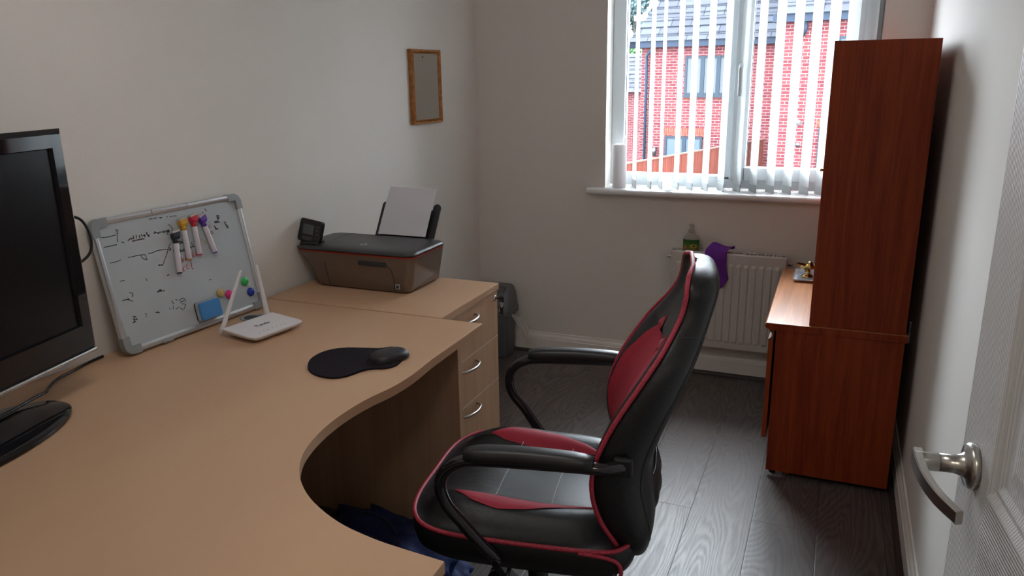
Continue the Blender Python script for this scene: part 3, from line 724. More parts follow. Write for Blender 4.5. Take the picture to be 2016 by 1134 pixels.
bm = BM(); loft(bm, [oval(0.055, 0.030, 0.012), oval(0.050, 0.028, 0.05), oval(0.05, 0.026, z0 + 0.08)]); xform(bm, Matrix.Translation((0, 0.045, 0))); obj('neck', bm, M['blackgloss'], tv)
bm = BM(); loft(bm, [oval(0.275, 0.125, 0.0, 64), oval(0.285, 0.132, 0.003, 64), oval(0.285, 0.132, 0.010, 64), oval(0.272, 0.122, 0.018, 64), oval(0.20, 0.08, 0.023, 64), oval(0.06, 0.03, 0.026, 64)])
xform(bm, Matrix.Translation((0.015, 0.035, 0)) @ Matrix.Rotation(-0.10, 4, 'Z')); smooth_angle(obj('stand_base', bm, M['blackgloss'], tv), 35)
# cables of the television, in world coordinates turned into its frame
bpy.context.view_layer.update()
inv = tv.matrix_world.inverted()
def cable(pts, r=0.0032):
    bm = BM(); tube(bm, [inv @ Vector(p) for p in catmull(pts, 8)], r, 10); return obj('cable', bm, M['blackplastic'], tv)
cable([(0.03, -2.53, 1.13), (0.02, -2.47, 1.155), (0.035, -2.437, 1.145), (0.045, -2.425, 1.10), (0.045, -2.438, 1.055), (0.03, -2.49, 1.03), (0.02, -2.56, 1.04)], 0.0036)
cable([(-0.075, -2.352, 0.7345), (-0.070, -2.40, 0.7345), (-0.055, -2.46, 0.735), (-0.030, -2.53, 0.738), (0.015, -2.588, 0.742), (0.054, -2.622, 0.752), (0.075, -2.67, 0.7575), (0.098, -2.74, 0.759), (0.115, -2.82, 0.7605), (0.12, -2.90, 0.76)], 0.0038)

# ================================================================== WHITEBOARD
o_ = Vector((-0.00495, -2.33599, 0.7352)); ba = Vector((0.05956472, 0.99822445, 0)); bu = Vector((-0.18244237, 0.01088646, 0.98315628)); bn = Vector((0.98141063, -0.05856143, 0.18276688))
BW = Matrix((ba, -bn, bu)).transposed().to_4x4(); BW.translation = o_
wb = thing('whiteboard', 'small magnetic whiteboard in an aluminium frame leaning on the wall', 'whiteboard', mw=BW)
W_, H_ = 0.548, 0.389
bm = BM(); box(bm, 0.012, W_ - 0.012, 0.003, 0.010, 0.012, H_ - 0.012); obj('writing_surface', bm, M['board'], wb)
def rail(name, x0, x1, z0_, z1_, along):
    bm = BM(); 
    if along == 'x':
        zs_ = (z0_, z1_); s = 1
        prof = [(0.012, z0_), (-0.002, z0_), (-0.005, z0_ + 0.003), (-0.005, z0_ + 0.009), (-0.003, z0_ + 0.0105), (-0.003, z1_ - 0.006), (0.0, z1_), (0.012, z1_)]
        if name == 'top': prof = [(y, z0_ + z1_ - z) for y, z in prof]
        loft(bm, [[(x, y, z) for y, z in prof] for x in (x0, x1)], smooth=False)
    else:
        prof = [(0.012, x0), (-0.002, x0), (-0.005, x0 + 0.003), (-0.005, x0 + 0.009), (-0.003, x0 + 0.0105), (-0.003, x1 - 0.006), (0.0, x1), (0.012, x1)]
        if name == 'right': prof = [(y, x0 + x1 - x) for y, x in prof]
        loft(bm, [[(x, y, z) for y, x in prof] for z in (z0_, z1_)], smooth=False)
    bmesh.ops.recalc_face_normals(bm, faces=bm.faces[:]); return obj('frame_rail', bm, M['alu'], wb)
fw_ = 0.019
rail('bottom', 0.045, W_ - 0.045, 0.0015, fw_, 'x'); rail('top', 0.045, W_ - 0.045, H_ - fw_, H_ - 0.0015, 'x')
rail('left', 0.0015, fw_, 0.045, H_ - 0.045, 'z'); rail('right', W_ - fw_, W_ - 0.0015, 0.045, H_ - 0.045, 'z')
for sx_, sz_ in ((0, 0), (1, 0), (0, 1), (1, 1)):
    bm = BM(); n_ = 8; R_ = 0.030; ri = 0.006; L_ = 0.052; w = 0.023
    outer = [(L_, 0)] + [(R_ - R_ * math.sin(a), R_ - R_ * math.cos(a)) for a in [PI / 2 * k / n_ for k in range(n_ + 1)]] + [(0, L_)]
    inner = [(w, L_)] + [(w + ri - ri * math.sin(a), w + ri - ri * math.cos(a)) for a in [PI / 2 * (n_ - k) / n_ for k in range(n_ + 1)]] + [(L_, w)]
    pts = outer + inner
    pts = [((W_ - x) if sx_ else x, (H_ - z) if sz_ else z) for x, z in pts]
    fr = [bm.verts.new((x, -0.0065, z)) for x, z in pts]; bk = [bm.verts.new((x, 0.014, z)) for x, z in pts]
    bm.faces.new(fr); bm.faces.new(bk[::-1])
    for k in range(len(pts)): bm.faces.new((fr[k], bk[k], bk[(k + 1) % len(pts)], fr[(k + 1) % len(pts)]))
    bmesh.ops.recalc_face_normals(bm, faces=bm.faces[:]); bmesh.ops.triangulate(bm, faces=[f for f in bm.faces if len(f.verts) > 4])
    obj('corner_cap', bm, M['greyplastic'], wb)
for x in (0.20, 0.33):
    bm = BM(); box(bm, x, x + 0.0025, -0.0056, -0.0046, H_ - fw_ + 0.002, H_ - 0.002); obj('rail_joint', bm, M['greyplastic'], wb)
bm = BM(); box(bm, 0.125, 0.16, -0.0058, -0.004, 0.0, 0.006); obj('hanging_clip', bm, M['greyplastic'], wb)
INK = {'black':[[[.028,.3377],[.0337,.3361],[.0509,.3349],[.0742,.3362]],[[.0281,.3097],[.033,.3094],[.0429,.309],[.0684,.3091]],[[.0327,.2636],[.0489,.2627],[.0677,.2651]],[[.0918,.2668],[.113,.2663],[.1343,.2653]],[[.0779,.3355],[.0752,.3244],[.0735,.3155]],[[.0841,.3138],[.0919,.3095]],[[.1343,.2653],[.1367,.2552],[.1493,.2471]],[[.1356,.265],[.1463,.2639],[.1489,.2573],[.1498,.2487]],[[.1592,.2653],[.1697,.263],[.1757,.2642],[.1904,.266],[.2131,.2649],[.2385,.2617]],[[.2332,.2682],[.239,.2615],[.2313,.2575]],[[.244,.2792],[.2313,.2669],[.2199,.2494],[.2059,.2327],[.1982,.2221]],[[.1819,.2253],[.1962,.2206]],[[.1827,.2231],[.1955,.2227]],[[.2525,.334],[.2591,.3284],[.2616,.3205],[.2608,.3132],[.2554,.3055]],[[.0774,.3506],[.0853,.3468]],[[.0764,.3473],[.0827,.3427]],[[.0771,.3414],[.0821,.3382]],[[.196,.3199],[.2008,.3214],[.2039,.3177]],[[.1964,.3166],[.2071,.3188],[.2089,.3136]],[[.2108,.3171],[.212,.3144],[.2171,.3188]],[[.2172,.3144],[.2195,.3172],[.2238,.3171]],[[.2328,.3179],[.2275,.3179],[.2258,.3143],[.2298,.3131],[.2333,.3178],[.2332,.3129]],[[.2438,.3176],[.2394,.3184],[.237,.3147],[.2406,.313],[.2444,.3175],[.242,.3081],[.2367,.3073]],[[.2448,.3142],[.2494,.3148],[.2497,.3177],[.2468,.3178],[.2451,.3141],[.2492,.3124]],[[.2661,.278],[.2694,.2741]],[[.2733,.2789],[.2665,.2697]],[[.2782,.2779],[.2742,.2752],[.2757,.2703],[.2804,.2724],[.2794,.2771]],[[.2839,.2768],[.2831,.2714],[.2875,.2718],[.289,.2765],[.2887,.2698]],[[.2471,.2561],[.2461,.2464]],[[.264,.2526],[.2652,.2468],[.2685,.2504]],[[.2711,.2557],[.2695,.2459],[.2733,.2502],[.2742,.2455]],[[.2768,.2449],[.2834,.2511],[.2874,.2541]],[[.2774,.2498],[.2861,.2501]],[[.2863,.2556],[.2854,.2431],[.2856,.2532],[.2878,.2477]],[[.3034,.2559],[.3042,.2506]],[[.3045,.2544],[.3093,.2547]],[[.3096,.2539],[.3095,.2495],[.3134,.25],[.3128,.254]],[[.3184,.2656],[.3173,.2505]],[[.3173,.2523],[.3228,.2527]],[[.3238,.251],[.3241,.2501]],[[.2256,.3593],[.2356,.3591]],[[.2294,.3577],[.2366,.3577]],[[.192,.3609],[.203,.3602]],[[.2059,.3602],[.22,.3598]],[[.2541,.3577],[.2567,.3565]],[[.2655,.3563],[.2712,.3555]],[[.2772,.3555],[.289,.3548]],[[.3871,.3485],[.391,.3484]],[[.2019,.1878],[.2096,.1892]],[[.0475,.2083],[.0613,.2066]],[[.1294,.1967],[.1313,.1895]],[[.3472,.1387],[.3555,.1388]],[[.0377,.1539],[.0545,.1525],[.0694,.144]],[[.0429,.1548],[.0595,.1525]],[[.0562,.1579],[.0628,.1472]],[[.0662,.1709],[.0756,.164],[.0707,.1563]],[[.0562,.1018],[.0643,.1003],[.0652,.0901]],[[.0549,.0977],[.0586,.0853]],[[.0559,.0928],[.0692,.0899]],[[.0511,.0853],[.0616,.0867]],[[.0622,.1001],[.0543,.0843]],[[.0977,.099],[.1018,.0955]],[[.0967,.0924],[.0977,.0889]],[[.1311,.0931],[.1434,.0896]],[[.1385,.0943],[.1409,.0885]],[[.1943,.1118],[.1977,.1014]],[[.1797,.0921],[.1822,.0876]],[[.1946,.0951],[.1928,.0861]],[[.2202,.1048],[.2302,.1093],[.2401,.1042],[.2399,.0946]],[[.2214,.0997],[.236,.1005]],[[.2253,.0938],[.2378,.088],[.2283,.0762]],[[.2165,.0842],[.2249,.0747]],[[.2021,.0835],[.212,.0879]],[[.1538,.1482],[.1708,.1508]],[[.158,.1494],[.1777,.1467]],[[.2014,.1867],[.2089,.1896]],[[.2086,.1127],[.2154,.1075]]],'brown':[[[.1064,.3137],[.1185,.3184]],[[.1164,.3159],[.1232,.3163]],[[.1265,.3227],[.126,.315]],[[.1359,.3226],[.135,.3152]],[[.1462,.3206],[.1461,.3142]],[[.1536,.3223],[.154,.3151]],[[.159,.3177],[.1636,.3192],[.1626,.3134]],[[.1724,.3252],[.1718,.3189],[.1766,.3119]],[[.178,.3165],[.1757,.3109]],[[.1195,.3087],[.1345,.3093],[.1589,.3086]],[[.155,.1489],[.1664,.1533]],[[.158,.1494],[.17,.1512]],[[.1763,.1483],[.1786,.1465]],[[.4388,.3292],[.4472,.3291],[.4464,.3213],[.4396,.3159]],[[.4392,.3252],[.444,.3191]],[[.4416,.3274],[.4412,.3156]],[[.4248,.3119],[.4351,.3127],[.4419,.3076]],[[.4271,.3088],[.4444,.3098]],[[.4207,.2994],[.4247,.2908],[.4302,.2872]],[[.4207,.2889],[.4325,.2889]],[[.4634,.3051],[.4708,.3012]],[[.465,.2995],[.474,.2899],[.4736,.2833]],[[.4663,.298],[.4707,.2851]],[[.4003,.359],[.4041,.3506]]],'red':[[[.2693,.2263],[.2642,.2274],[.2625,.224],[.2671,.2212],[.2665,.2155],[.2579,.2142]],[[.2747,.2239],[.2714,.2233],[.2704,.218],[.2744,.2181]],[[.2831,.236],[.2789,.2179],[.2837,.2232],[.2846,.2184]],[[.2873,.2199],[.2918,.2214],[.2901,.2238],[.2873,.2199],[.291,.217]],[[.3034,.2266],[.2999,.2253],[.2996,.2197],[.3042,.2213],[.304,.2264]],[[.3146,.2421],[.3054,.221]],[[.3137,.2295],[.3108,.2224],[.3166,.2237]],[[.3234,.2351],[.3222,.2212]],[[.2564,.1951],[.2593,.1851]],[[.2631,.1953],[.2548,.1854]],[[.2718,.2004],[.2646,.197],[.263,.1872],[.2695,.1883]],[[.2854,.2045],[.2783,.2045],[.2771,.1911],[.286,.1916]],[[.2775,.1991],[.2854,.1994]],[[.2981,.2052],[.2954,.1869],[.3003,.1875]]],'pink':[[[.3999,.3071],[.4011,.3004],[.3979,.2957]],[[.4082,.3069],[.4081,.2965]],[[.408,.286],[.4006,.2834],[.4017,.2767],[.4078,.2781],[.4086,.2846]],[[.4043,.3155],[.4047,.3096]]],'yellow':[[[.3615,.2739],[.3614,.2636]],[[.3675,.2624],[.3685,.2504]],[[.3698,.2593],[.3735,.2507]],[[.3554,.2699],[.3561,.262]]]}
inkm = dict(black=mat('black_marker_ink', (0.02, 0.025, 0.03), 0.7), brown=mat('smudged_brown_ink', (0.11, 0.075, 0.085), 0.8), red=mat('red_marker_ink', (0.50, 0.035, 0.03), 0.7), pink=mat('faded_pink_ink', (0.42, 0.22, 0.27), 0.8), yellow=mat('faded_yellow_ink', (0.42, 0.38, 0.14), 0.8))
inkw = dict(black=0.0011, brown=0.0019, red=0.0010, pink=0.0014, yellow=0.0014)
for kx, strokes in INK.items():
    bm = BM()
    for s in strokes:
        P = [Vector((x, 0.0026, z)) for x, z in s]
        if len(P) > 2: P = catmull(P, 3)
        for i, (a, b) in enumerate(zip(P[:-1], P[1:])):
            d = (b - a)
            if d.length < 1e-5: continue
            d.normalize(); n_ = Vector((-d.z, 0, d.x)) * inkw[kx]
            ww = random.uniform(0.8, 1.2)
            e_ = d * inkw[kx] * 0.6
            f = bm.faces.new([bm.verts.new(q) for q in (a - n_ * ww - e_, b - n_ * ww + e_, b + n_ * ww + e_, a + n_ * ww - e_)])
    bmesh.ops.recalc_face_normals(bm, faces=bm.faces[:])
    obj(kx + '_writing', bm, inkm[kx], wb)

def on_board(x, z, y=0.0, rotv=0.0):
    return BW @ Matrix.Translation((x, y, z)) @ Matrix.Rotation(rotv, 4, 'Y')
penw = mat('white_pen_barrel', (0.60, 0.57, 0.62), 0.3)
def marker(label, colm, top, bot, capc):
    T = Vector((top[0], 0, top[1])); B = Vector((bot[0], 0, bot[1])); L_ = (T - B).length; ang = math.atan2(T.x - B.x, T.z - B.z)
    m_ = thing('marker_pen', label, 'marker pen', mw=on_board(bot[0], bot[1], -0.0062, ang), group='marker pens held on the whiteboard')
    bm = BM(); lathe(bm, [(0.0, 0.004), (0.0080, 0.004), (0.0083, 0.006), (0.0083, L_ * 0.70), (0.0072, L_ * 0.72), (0, L_ * 0.72)], 20); obj('barrel', bm, penw, m_)
    bm = BM(); lathe(bm, [(0.0, 0.0), (0.0072, 0.0), (0.0076, 0.002), (0.0076, 0.005), (0, 0.005)], 16); obj('end_plug', bm, colm, m_)
    bm = BM(); lathe(bm, [(0.0, L_ * 0.69), (0.0080, L_ * 0.69), (0.0078, L_ * 0.82), (0.006, L_ * 0.83), (0, L_ * 0.83)], 16)
    # wedge-shaped cap carrying the eraser
    z_a, z_b = L_ * 0.80, L_ * 0.985
    r0 = [(-0.0085, -0.007, z_a), (0.0085, -0.007, z_a), (0.0085, 0.006, z_a), (-0.0085, 0.006, z_a)]
    r1 = [(-0.0115, -0.0105, z_a + 0.008), (0.0115, -0.0105, z_a + 0.008), (0.0115, 0.006, z_a + 0.008), (-0.0115, 0.006, z_a + 0.008)]
    r2 = [(-0.0115, -0.0085, z_b - 0.006), (0.0115, -0.0105, z_b), (0.0115, 0.006, z_b), (-0.0115, 0.006, z_b - 0.006)]
    loft(bm, [r0, r1, r2], smooth=False); bmesh.ops.recalc_face_normals(bm, faces=bm.faces[:]); obj('cap', bm, colm, m_)
    bm = BM()
    r3 = [(-0.0115, -0.0085, z_b - 0.0055), (0.0115, -0.0105, z_b + 0.0005), (0.0115, 0.006, z_b + 0.0005), (-0.0115, 0.006, z_b - 0.0055)]
    r4 = [(p[0], p[1], p[2] + 0.005) for p in r3]
    loft(bm, [r3, r4], smooth=False); bmesh.ops.recalc_face_normals(bm, faces=bm.faces[:]); lab(obj('eraser_tip', bm, mat('cream_felt', (0.50, 0.45, 0.42), 0.95), m_), 'pale felt eraser tip')
    return m_
marker('marker pen with black cap, lowest and leftmost on the whiteboard', mat('black_cap', (0.02, 0.025, 0.04), 0.4), (0.2600, 0.312), (0.2398, 0.184), 0)
marker('marker pen with yellow cap on the whiteboard', mat('yellow_cap', (0.62, 0.33, 0.02), 0.4), (0.2965, 0.345), (0.2872, 0.216), 0)
marker('marker pen with red cap on the whiteboard', mat('red_cap', (0.56, 0.02, 0.05), 0.4), (0.3385, 0.349), (0.3285, 0.222), 0)
marker('marker pen with purple cap, slanting, rightmost on the whiteboard', mat('purple_cap', (0.11, 0.035, 0.33), 0.4), (0.3690, 0.343), (0.3906, 0.217), 0)
def magnet(label, x, z, col):
    bm = BM(); lathe(bm, [(0.0, 0), (0.0125, 0), (0.0145, 0.002), (0.0145, 0.004), (0.0120, 0.0075), (0.007, 0.0098), (0, 0.0106)], 28)
    m_ = thing('round_magnet', label, 'magnet', mw=on_board(x, z, 0.0026), group='round magnets on the whiteboard')
    xform(bm, Matrix.Rotation(PI / 2, 4, 'X'))
    me = obj('magnet_cap', bm, mat('magnet_plastic', col, 0.16, 0, 0.6), m_)
    return m_
magnet('pale yellow round magnet on the whiteboard', 0.3744, 0.0889, (0.55, 0.42, 0.16))
magnet('pink round magnet on the whiteboard', 0.4076, 0.0760, (0.72, 0.02, 0.20))
magnet('green round magnet on the whiteboard', 0.4840, 0.1001, (0.03, 0.48, 0.10))
magnet('dark blue round magnet on the whiteboard', 0.4990, 0.0606, (0.008, 0.03, 0.33))
er = thing('board_eraser', 'blue-backed block eraser resting on the lower whiteboard frame', 'eraser', mw=on_board(0.308, 0.0530, 0.0026, 0.0))
def eslab(name, y0, y1, m, ins=0.0, tp=0.0):
    bm = BM(); pr = rrect(-0.042 + ins, 0.042 - ins, -0.029 + ins, 0.029 - ins, 0.007)
    loft(bm, [[(x, -y0, z) for x, z in pr], [(x * (1 - tp), -y1, z * (1 - tp)) for x, z in pr]], smooth=False); bmesh.ops.recalc_face_normals(bm, faces=bm.faces[:]); return obj(name, bm, m, er)
eslab('black_felt', 0.0, 0.005, mat('black_felt', (0.02, 0.02, 0.02), 0.95))
eslab('white_foam', 0.005, 0.016, mat('grey_foam', (0.42, 0.42, 0.42), 0.9))
eslab('blue_back', 0.016, 0.024, mat('blue_plastic', (0.055, 0.24, 0.56), 0.5), 0.001, 0.05)

# ================================================================== ROUTER
rt = thing('wifi_router', 'flat white wireless router with two upright antennas in front of the whiteboard', 'router', (0.207, -2.012, 0.7304), math.radians(-9))
bm = BM()
ol = [(-0.070, -0.098), (0.050, -0.100), (0.068, -0.094), (0.074, -0.080), (0.074, 0.080), (0.068, 0.094), (0.050, 0.100), (-0.070, 0.098)]
def lv(o, z, k=1.0, tz=0.0): return [(x * k, y * k, z + tz * x) for x, y in o]
loft(bm, [lv(ol, 0.004, 0.80), lv(ol, 0.014, 0.95, -0.03), lv(ol, 0.021, 1.0, -0.05), lv(ol, 0.0235, 1.0, -0.05), lv(ol, 0.0245, 0.985, -0.05)], smooth=False); bmesh.ops.recalc_face_normals(bm, faces=bm.faces[:])
obj('body', bm, M['white'], rt)
for x in (-0.045, 0.045):
    for y in (-0.065, 0.065):
        bm = BM(); lathe(bm, [(0, 0), (0.006, 0), (0.006, 0.008), (0, 0.008)], 12, (x, y, 0)); obj('foot', bm, M['greyplastic'], rt)
text_mesh('brand_lettering', 'Tenda', 0.021, mat('grey_print', (0.06, 0.06, 0.06), 0.5), rt, Matrix.Translation((-0.004, 0.0, 0.0252)) @ Matrix.Rotation(0.05, 4, 'Y') @ Matrix.Rotation(PI / 2, 4, 'Z'))
bm = BM()
for k in range(7): box(bm, 0.0430, 0.0460, -0.056 + 0.0165 * k, -0.0525 + 0.0165 * k, 0.0222, 0.0228)
lab(obj('status_lights', bm, mat('grey_print_2', (0.30, 0.29, 0.29), 0.5), rt), 'row of tiny grey status marks')
def antenna(y, lean_x, lean_y, L_=0.165):
    bm = BM(); tube(bm, [(-0.082, y - 0.008, 0.018), (-0.082, y + 0.008, 0.018)], 0.0075, 12)
    rings = []
    for t in (0, 0.08, 0.5, 0.95, 1.0):
        w = 0.0095 * (1 - 0.45 * t); d_ = 0.0062 * (1 - 0.4 * t)
        if t == 1.0: w *= 0.7; d_ *= 0.7
        c = Vector((-0.082 + lean_x * t, y + lean_y * t, 0.018 + L_ * t)); rings.append([c + Vector((d_ * math.cos(a), w * math.sin(a), 0)) for a in [2 * PI * k / 8 + PI / 8 for k in range(8)]])
    loft(bm, rings, smooth=False); bmesh.ops.recalc_face_normals(bm, faces=bm.faces[:]); return obj('antenna', bm, M['white'], rt)
antenna(-0.088, -0.012, 0.102); antenna(0.088, -0.018, -0.008)
ca = BM(); tube(ca, catmull([(-0.075, 0.02, 0.014), (-0.10, 0.03, 0.013), (-0.118, 0.06, 0.010), (-0.125, 0.085, 0.0065), (-0.128, 0.10, 0.0060)], 6), 0.0028, 8); obj('cable', ca, M['blackplastic'], rt)

# ================================================================== MOUSE MAT
mo = [(0.519, -2.211), (0.494, -2.161), (0.494, -2.103), (0.525, -2.06), (0.588, -2.037), (0.632, -2.024), (0.647, -2.006), (0.663, -2.0), (0.692, -2.014), (0.722, -2.050), (0.739, -2.098), (0.738, -2.133), (0.722, -2.153), (0.697, -2.165), (0.677, -2.186), (0.667, -2.218), (0.65, -2.249), (0.617, -2.262), (0.577, -2.256), (0.543, -2.237)]
mp_ = thing('mouse_mat', 'black wrist-rest mouse mat lying on the desk', 'mouse mat', (0.62, -2.13, 0.7302))
bm = BM(); P = catmull([(x - 0.62, y + 2.13, 0) for x, y in mo], 4, True)
prism(bm, [(p.x, p.y) for p in P], 0.0003, 0.0055, 0.0012, 2); bmesh.ops.recalc_face_normals(bm, faces=bm.faces[:]); obj('mat_pad', bm, M['felt'], mp_)
bm = BM(); c0 = Vector((0.695 - 0.62, -2.080 + 2.13, 0))
ax = Vector((-0.50, -0.87, 0)).normalized(); ay = Vector((0.87, -0.50, 0)).normalized()
ro = []
for s, h in ((1.0, 0.0054), (0.985, 0.011), (0.93, 0.0175), (0.80, 0.022), (0.55, 0.0245), (0.2, 0.0255)):
    ring = []
    for k in range(36):
        a = 2 * PI * k / 36; ca_, sa_ = math.cos(a), math.sin(a)
        u_ = 0.056 * s * math.copysign(abs(ca_) ** 0.85, ca_); v_ = 0.041 * s * math.copysign(abs(sa_) ** 0.8, sa_)
        q = c0 + ax * u_ + ay * (v_ - 0.010 * (u_ / 0.072) ** 2 * 0)
        ring.append((q.x, q.y, h))
    ro.append(ring)
loft(bm, ro, True); smooth_angle(obj('wrist_rest', bm, mat('black_wrist_gel', (0.016, 0.013, 0.018), 0.5), mp_), 60)

# ================================================================== PRINTER
pr = thing('printer', 'bronze and black inkjet printer with red trim on the drawer pedestal', 'printer', (0.205, -1.375, 0.7302))
hwp, hdp = 0.235, 0.130
def rr3(x0, x1, y0, y1, r, z): return [(x, y, z) for x, y in rrect(x0, x1, y0, y1, r, 6)]
bodym = mat('bronze_plastic', (0.165, 0.125, 0.098), 0.24, 0.35, 0.5)
bm = BM()
loft(bm, [rr3(-0.170, 0.205, -0.112, 0.118, 0.02, 0.003), rr3(-0.185, 0.215, -0.118, 0.125, 0.025, 0.010), rr3(-0.200, 0.225, -0.122, 0.128, 0.028, 0.055), rr3(-0.222, 0.232, -0.125, 0.130, 0.028, 0.095), rr3(-0.250, 0.236, -0.127, 0.130, 0.028, 0.122), rr3(-0.256, 0.237, -0.128, 0.130, 0.028, 0.132)])
smooth_angle(obj('body', bm, bodym, pr), 50)
bm = BM(); loft(bm, [rr3(-0.255, 0.236, -0.127, 0.129, 0.028, 0.1315), rr3(-0.259, 0.2395, -0.1315, 0.131, 0.03, 0.1330), rr3(-0.259, 0.2395, -0.1315, 0.131, 0.03, 0.1375), rr3(-0.255, 0.236, -0.127, 0.129, 0.03, 0.139)], smooth=False)
lab(obj('trim_band', bm, mat('dark_red_trim', (0.27, 0.022, 0.008), 0.35), pr), 'dark red trim line')
lidm = noise_mat('dark_grey_lid', (0.036, 0.037, 0.042), (0.042, 0.043, 0.048), 300, 0.36, 0.15)
bm = BM(); loft(bm, [rr3(-0.257, 0.238, -0.1300, 0.130, 0.03, 0.1385), rr3(-0.262, 0.242, -0.135, 0.131, 0.033, 0.1415), rr3(-0.262, 0.242, -0.135, 0.131, 0.033, 0.1460), rr3(-0.252, 0.232, -0.123, 0.124, 0.036, 0.1535), rr3(-0.215, 0.205, -0.095, 0.110, 0.04, 0.1570), rr3(-0.15, 0.15, -0.06, 0.08, 0.03, 0.1580)])
smooth_angle(obj('lid', bm, lidm, pr), 60)
bm = BM(); box(bm, -0.163, -0.160, -0.07, 0.105, 0.1572, 0.1580); box(bm, -0.16, -0.02, 0.103, 0.106, 0.1570, 0.1578); obj('lid_seam', bm, M['black'], pr)
bm = BM(); loft(bm, [[(0.0 + 0.0135 * math.cos(a), -0.062 + 0.0135 * math.sin(a), z) for a in [2 * PI * k / 32 for k in range(32)]] for z in (0.1560, 0.1590)])
bg_ = obj('round_badge', bm, mat('badge_silver', (0.38, 0.40, 0.42), 0.35, 0.5), pr)
text_mesh('badge_lettering', 'hp', 0.019, M['black'], bg_, Matrix.Translation((0, -0.061, 0.1591)))
# control display on its arm
di = BM(); pr_ = rrect(-0.049, 0.049, -0.042, 0.042, 0.010)
loft(di, [[(x, y_, z) for x, z in pr_] for y_ in (-0.009, 0.009)], smooth=False)
bmesh.ops.bevel(di, geom=[e for e in di.edges if len(e.link_faces) == 2 and e.calc_face_angle(0) > 1.2], offset=0.002, segments=2, affect='EDGES')
Dm = Matrix.Translation((-0.208, -0.092, 0.2010)) @ Matrix.Rotation(math.radians(-14), 4, 'X') @ Matrix.Rotation(math.radians(8), 4, 'Y')
xform(di, Dm); dpl = obj('control_display', di, M['blackplastic'], pr)
bm = BM(); box(bm, -0.031, 0.018, -0.0105, -0.0085, -0.014, 0.022, mw=Dm); lab(obj('small_screen', bm, mat('lcd_grey', (0.07, 0.085, 0.085), 0.25), dpl), 'grey LCD')
bm = BM()
for zz in (-0.012, 0.003, 0.016): box(bm, 0.026, 0.040, -0.0105, -0.0088, zz, zz + 0.006, 0.0008, mw=Dm)
box(bm, -0.030, 0.016, -0.0102, -0.0088, -0.036, -0.022, 0.0008, mw=Dm)
obj('buttons', bm, mat('button_grey', (0.045, 0.045, 0.05), 0.4), dpl)
bm = BM(); loft(bm, [rr3(-0.252, -0.165, -0.12, -0.055, 0.015, 0.150), rr3(-0.250, -0.168, -0.115, -0.065, 0.015, 0.166)]); obj('display_hinge', bm, M['blackplastic'], pr)
bm = BM(); box(bm, -0.165, -0.105, -0.068, -0.040, 0.155, 0.1582, 0.001); obj('control_strip', bm, M['blackplastic'], pr)
# front slot, output tray outline, badge
bm = BM(); box(bm, 0.015, 0.130, -0.1325, -0.118, 0.098, 0.112, 0.002); obj('paper_slot', bm, M['black'], pr)
bm = BM(); tube(bm, [(x, -0.1262, z) for x, z in ((0.130, 0.104), (0.148, 0.088), (0.158, 0.060), (0.162, 0.012))], 0.0010, 6); obj('tray_seam', bm, M['black'], pr); bm = BM(); tube(bm, [(x, -0.1252, z) for x, z in ((-0.135, 0.098), (-0.130, 0.070), (-0.118, 0.012))], 0.0010, 6); obj('tray_seam', bm, M['black'], pr)
bm = BM(); box(bm, 0.163, 0.182, -0.1262, -0.121, 0.018, 0.037, 0.002); sq = lab(obj('square_badge', bm, M['greyplastic'], pr), 'small grey square badge')
bm = BM(); box(bm, 0.167, 0.178, -0.1268, -0.1245, 0.022, 0.033, 0.001); obj('badge_mark', bm, M['black'], sq)
# rear paper support
lean = Matrix.Translation((0.052, 0.123, 0.148)) @ Matrix.Rotation(math.radians(-32), 4, 'X')
def tray_arm(x, w):
    bm = BM(); prf = rrect(x - w / 2, x + w / 2, -0.01, 0.150, w * 0.45)
    loft(bm, [[(px, 0.004, pz) for px, pz in prf], [(px, 0.012, pz) for px, pz in prf]], smooth=False); bmesh.ops.recalc_face_normals(bm, faces=bm.faces[:])
    xform(bm, lean); return obj('paper_guide', bm, M['blackplastic'], pr)
tray_arm(-0.112, 0.026); tray_arm(0.118, 0.030)
bm = BM(); box(bm, -0.115, 0.12, 0.005, 0.011, -0.01, 0.125, 0.002, mw=lean); obj('paper_support', bm, M['blackplastic'], pr)
bm = BM(); ico(bm, (0.17, 0.066, 0.150), 0.0015, 1)
pa = thing('paper_sheet', 'blank white sheet of paper standing in the rear tray of the printer', 'paper', (0.257, -1.2535, 0.8895))
bm = BM(); P2 = Matrix.Rotation(math.radians(-32), 4, 'X')
for k in range(6):
    z0_, z1_ = 0.2 * k / 6, 0.2 * (k + 1) / 6
    quad(bm, [(-0.105 + 0.006 * z0_ / 0.2, -0.0022 - 0.004 * math.sin(z0_ * 12), z0_), (0.105 + 0.004 * z0_ / 0.2, -0.0022 - 0.004 * math.sin(z0_ * 12), z0_), (0.105 + 0.004 * z1_ / 0.2, -0.0022 - 0.004 * math.sin(z1_ * 12), z1_), (-0.105 + 0.006 * z1_ / 0.2, -0.0022 - 0.004 * math.sin(z1_ * 12), z1_)])
xform(bm, P2); bmesh.ops.remove_doubles(bm, verts=bm.verts, dist=1e-5); o = obj('sheet', bm, M['paper'], pa); s = o.modifiers.new('t', 'SOLIDIFY'); s.thickness = 0.0006

# ================================================================== MIRROR ON THE LEFT WALL
wa = math.atan(0.04)
mi_ = thing('wall_mirror', 'narrow mirror in a gilt wooden frame hanging on the left wall', 'mirror', (-0.0135, -0.5200, 1.4350), math.radians(90) - wa)
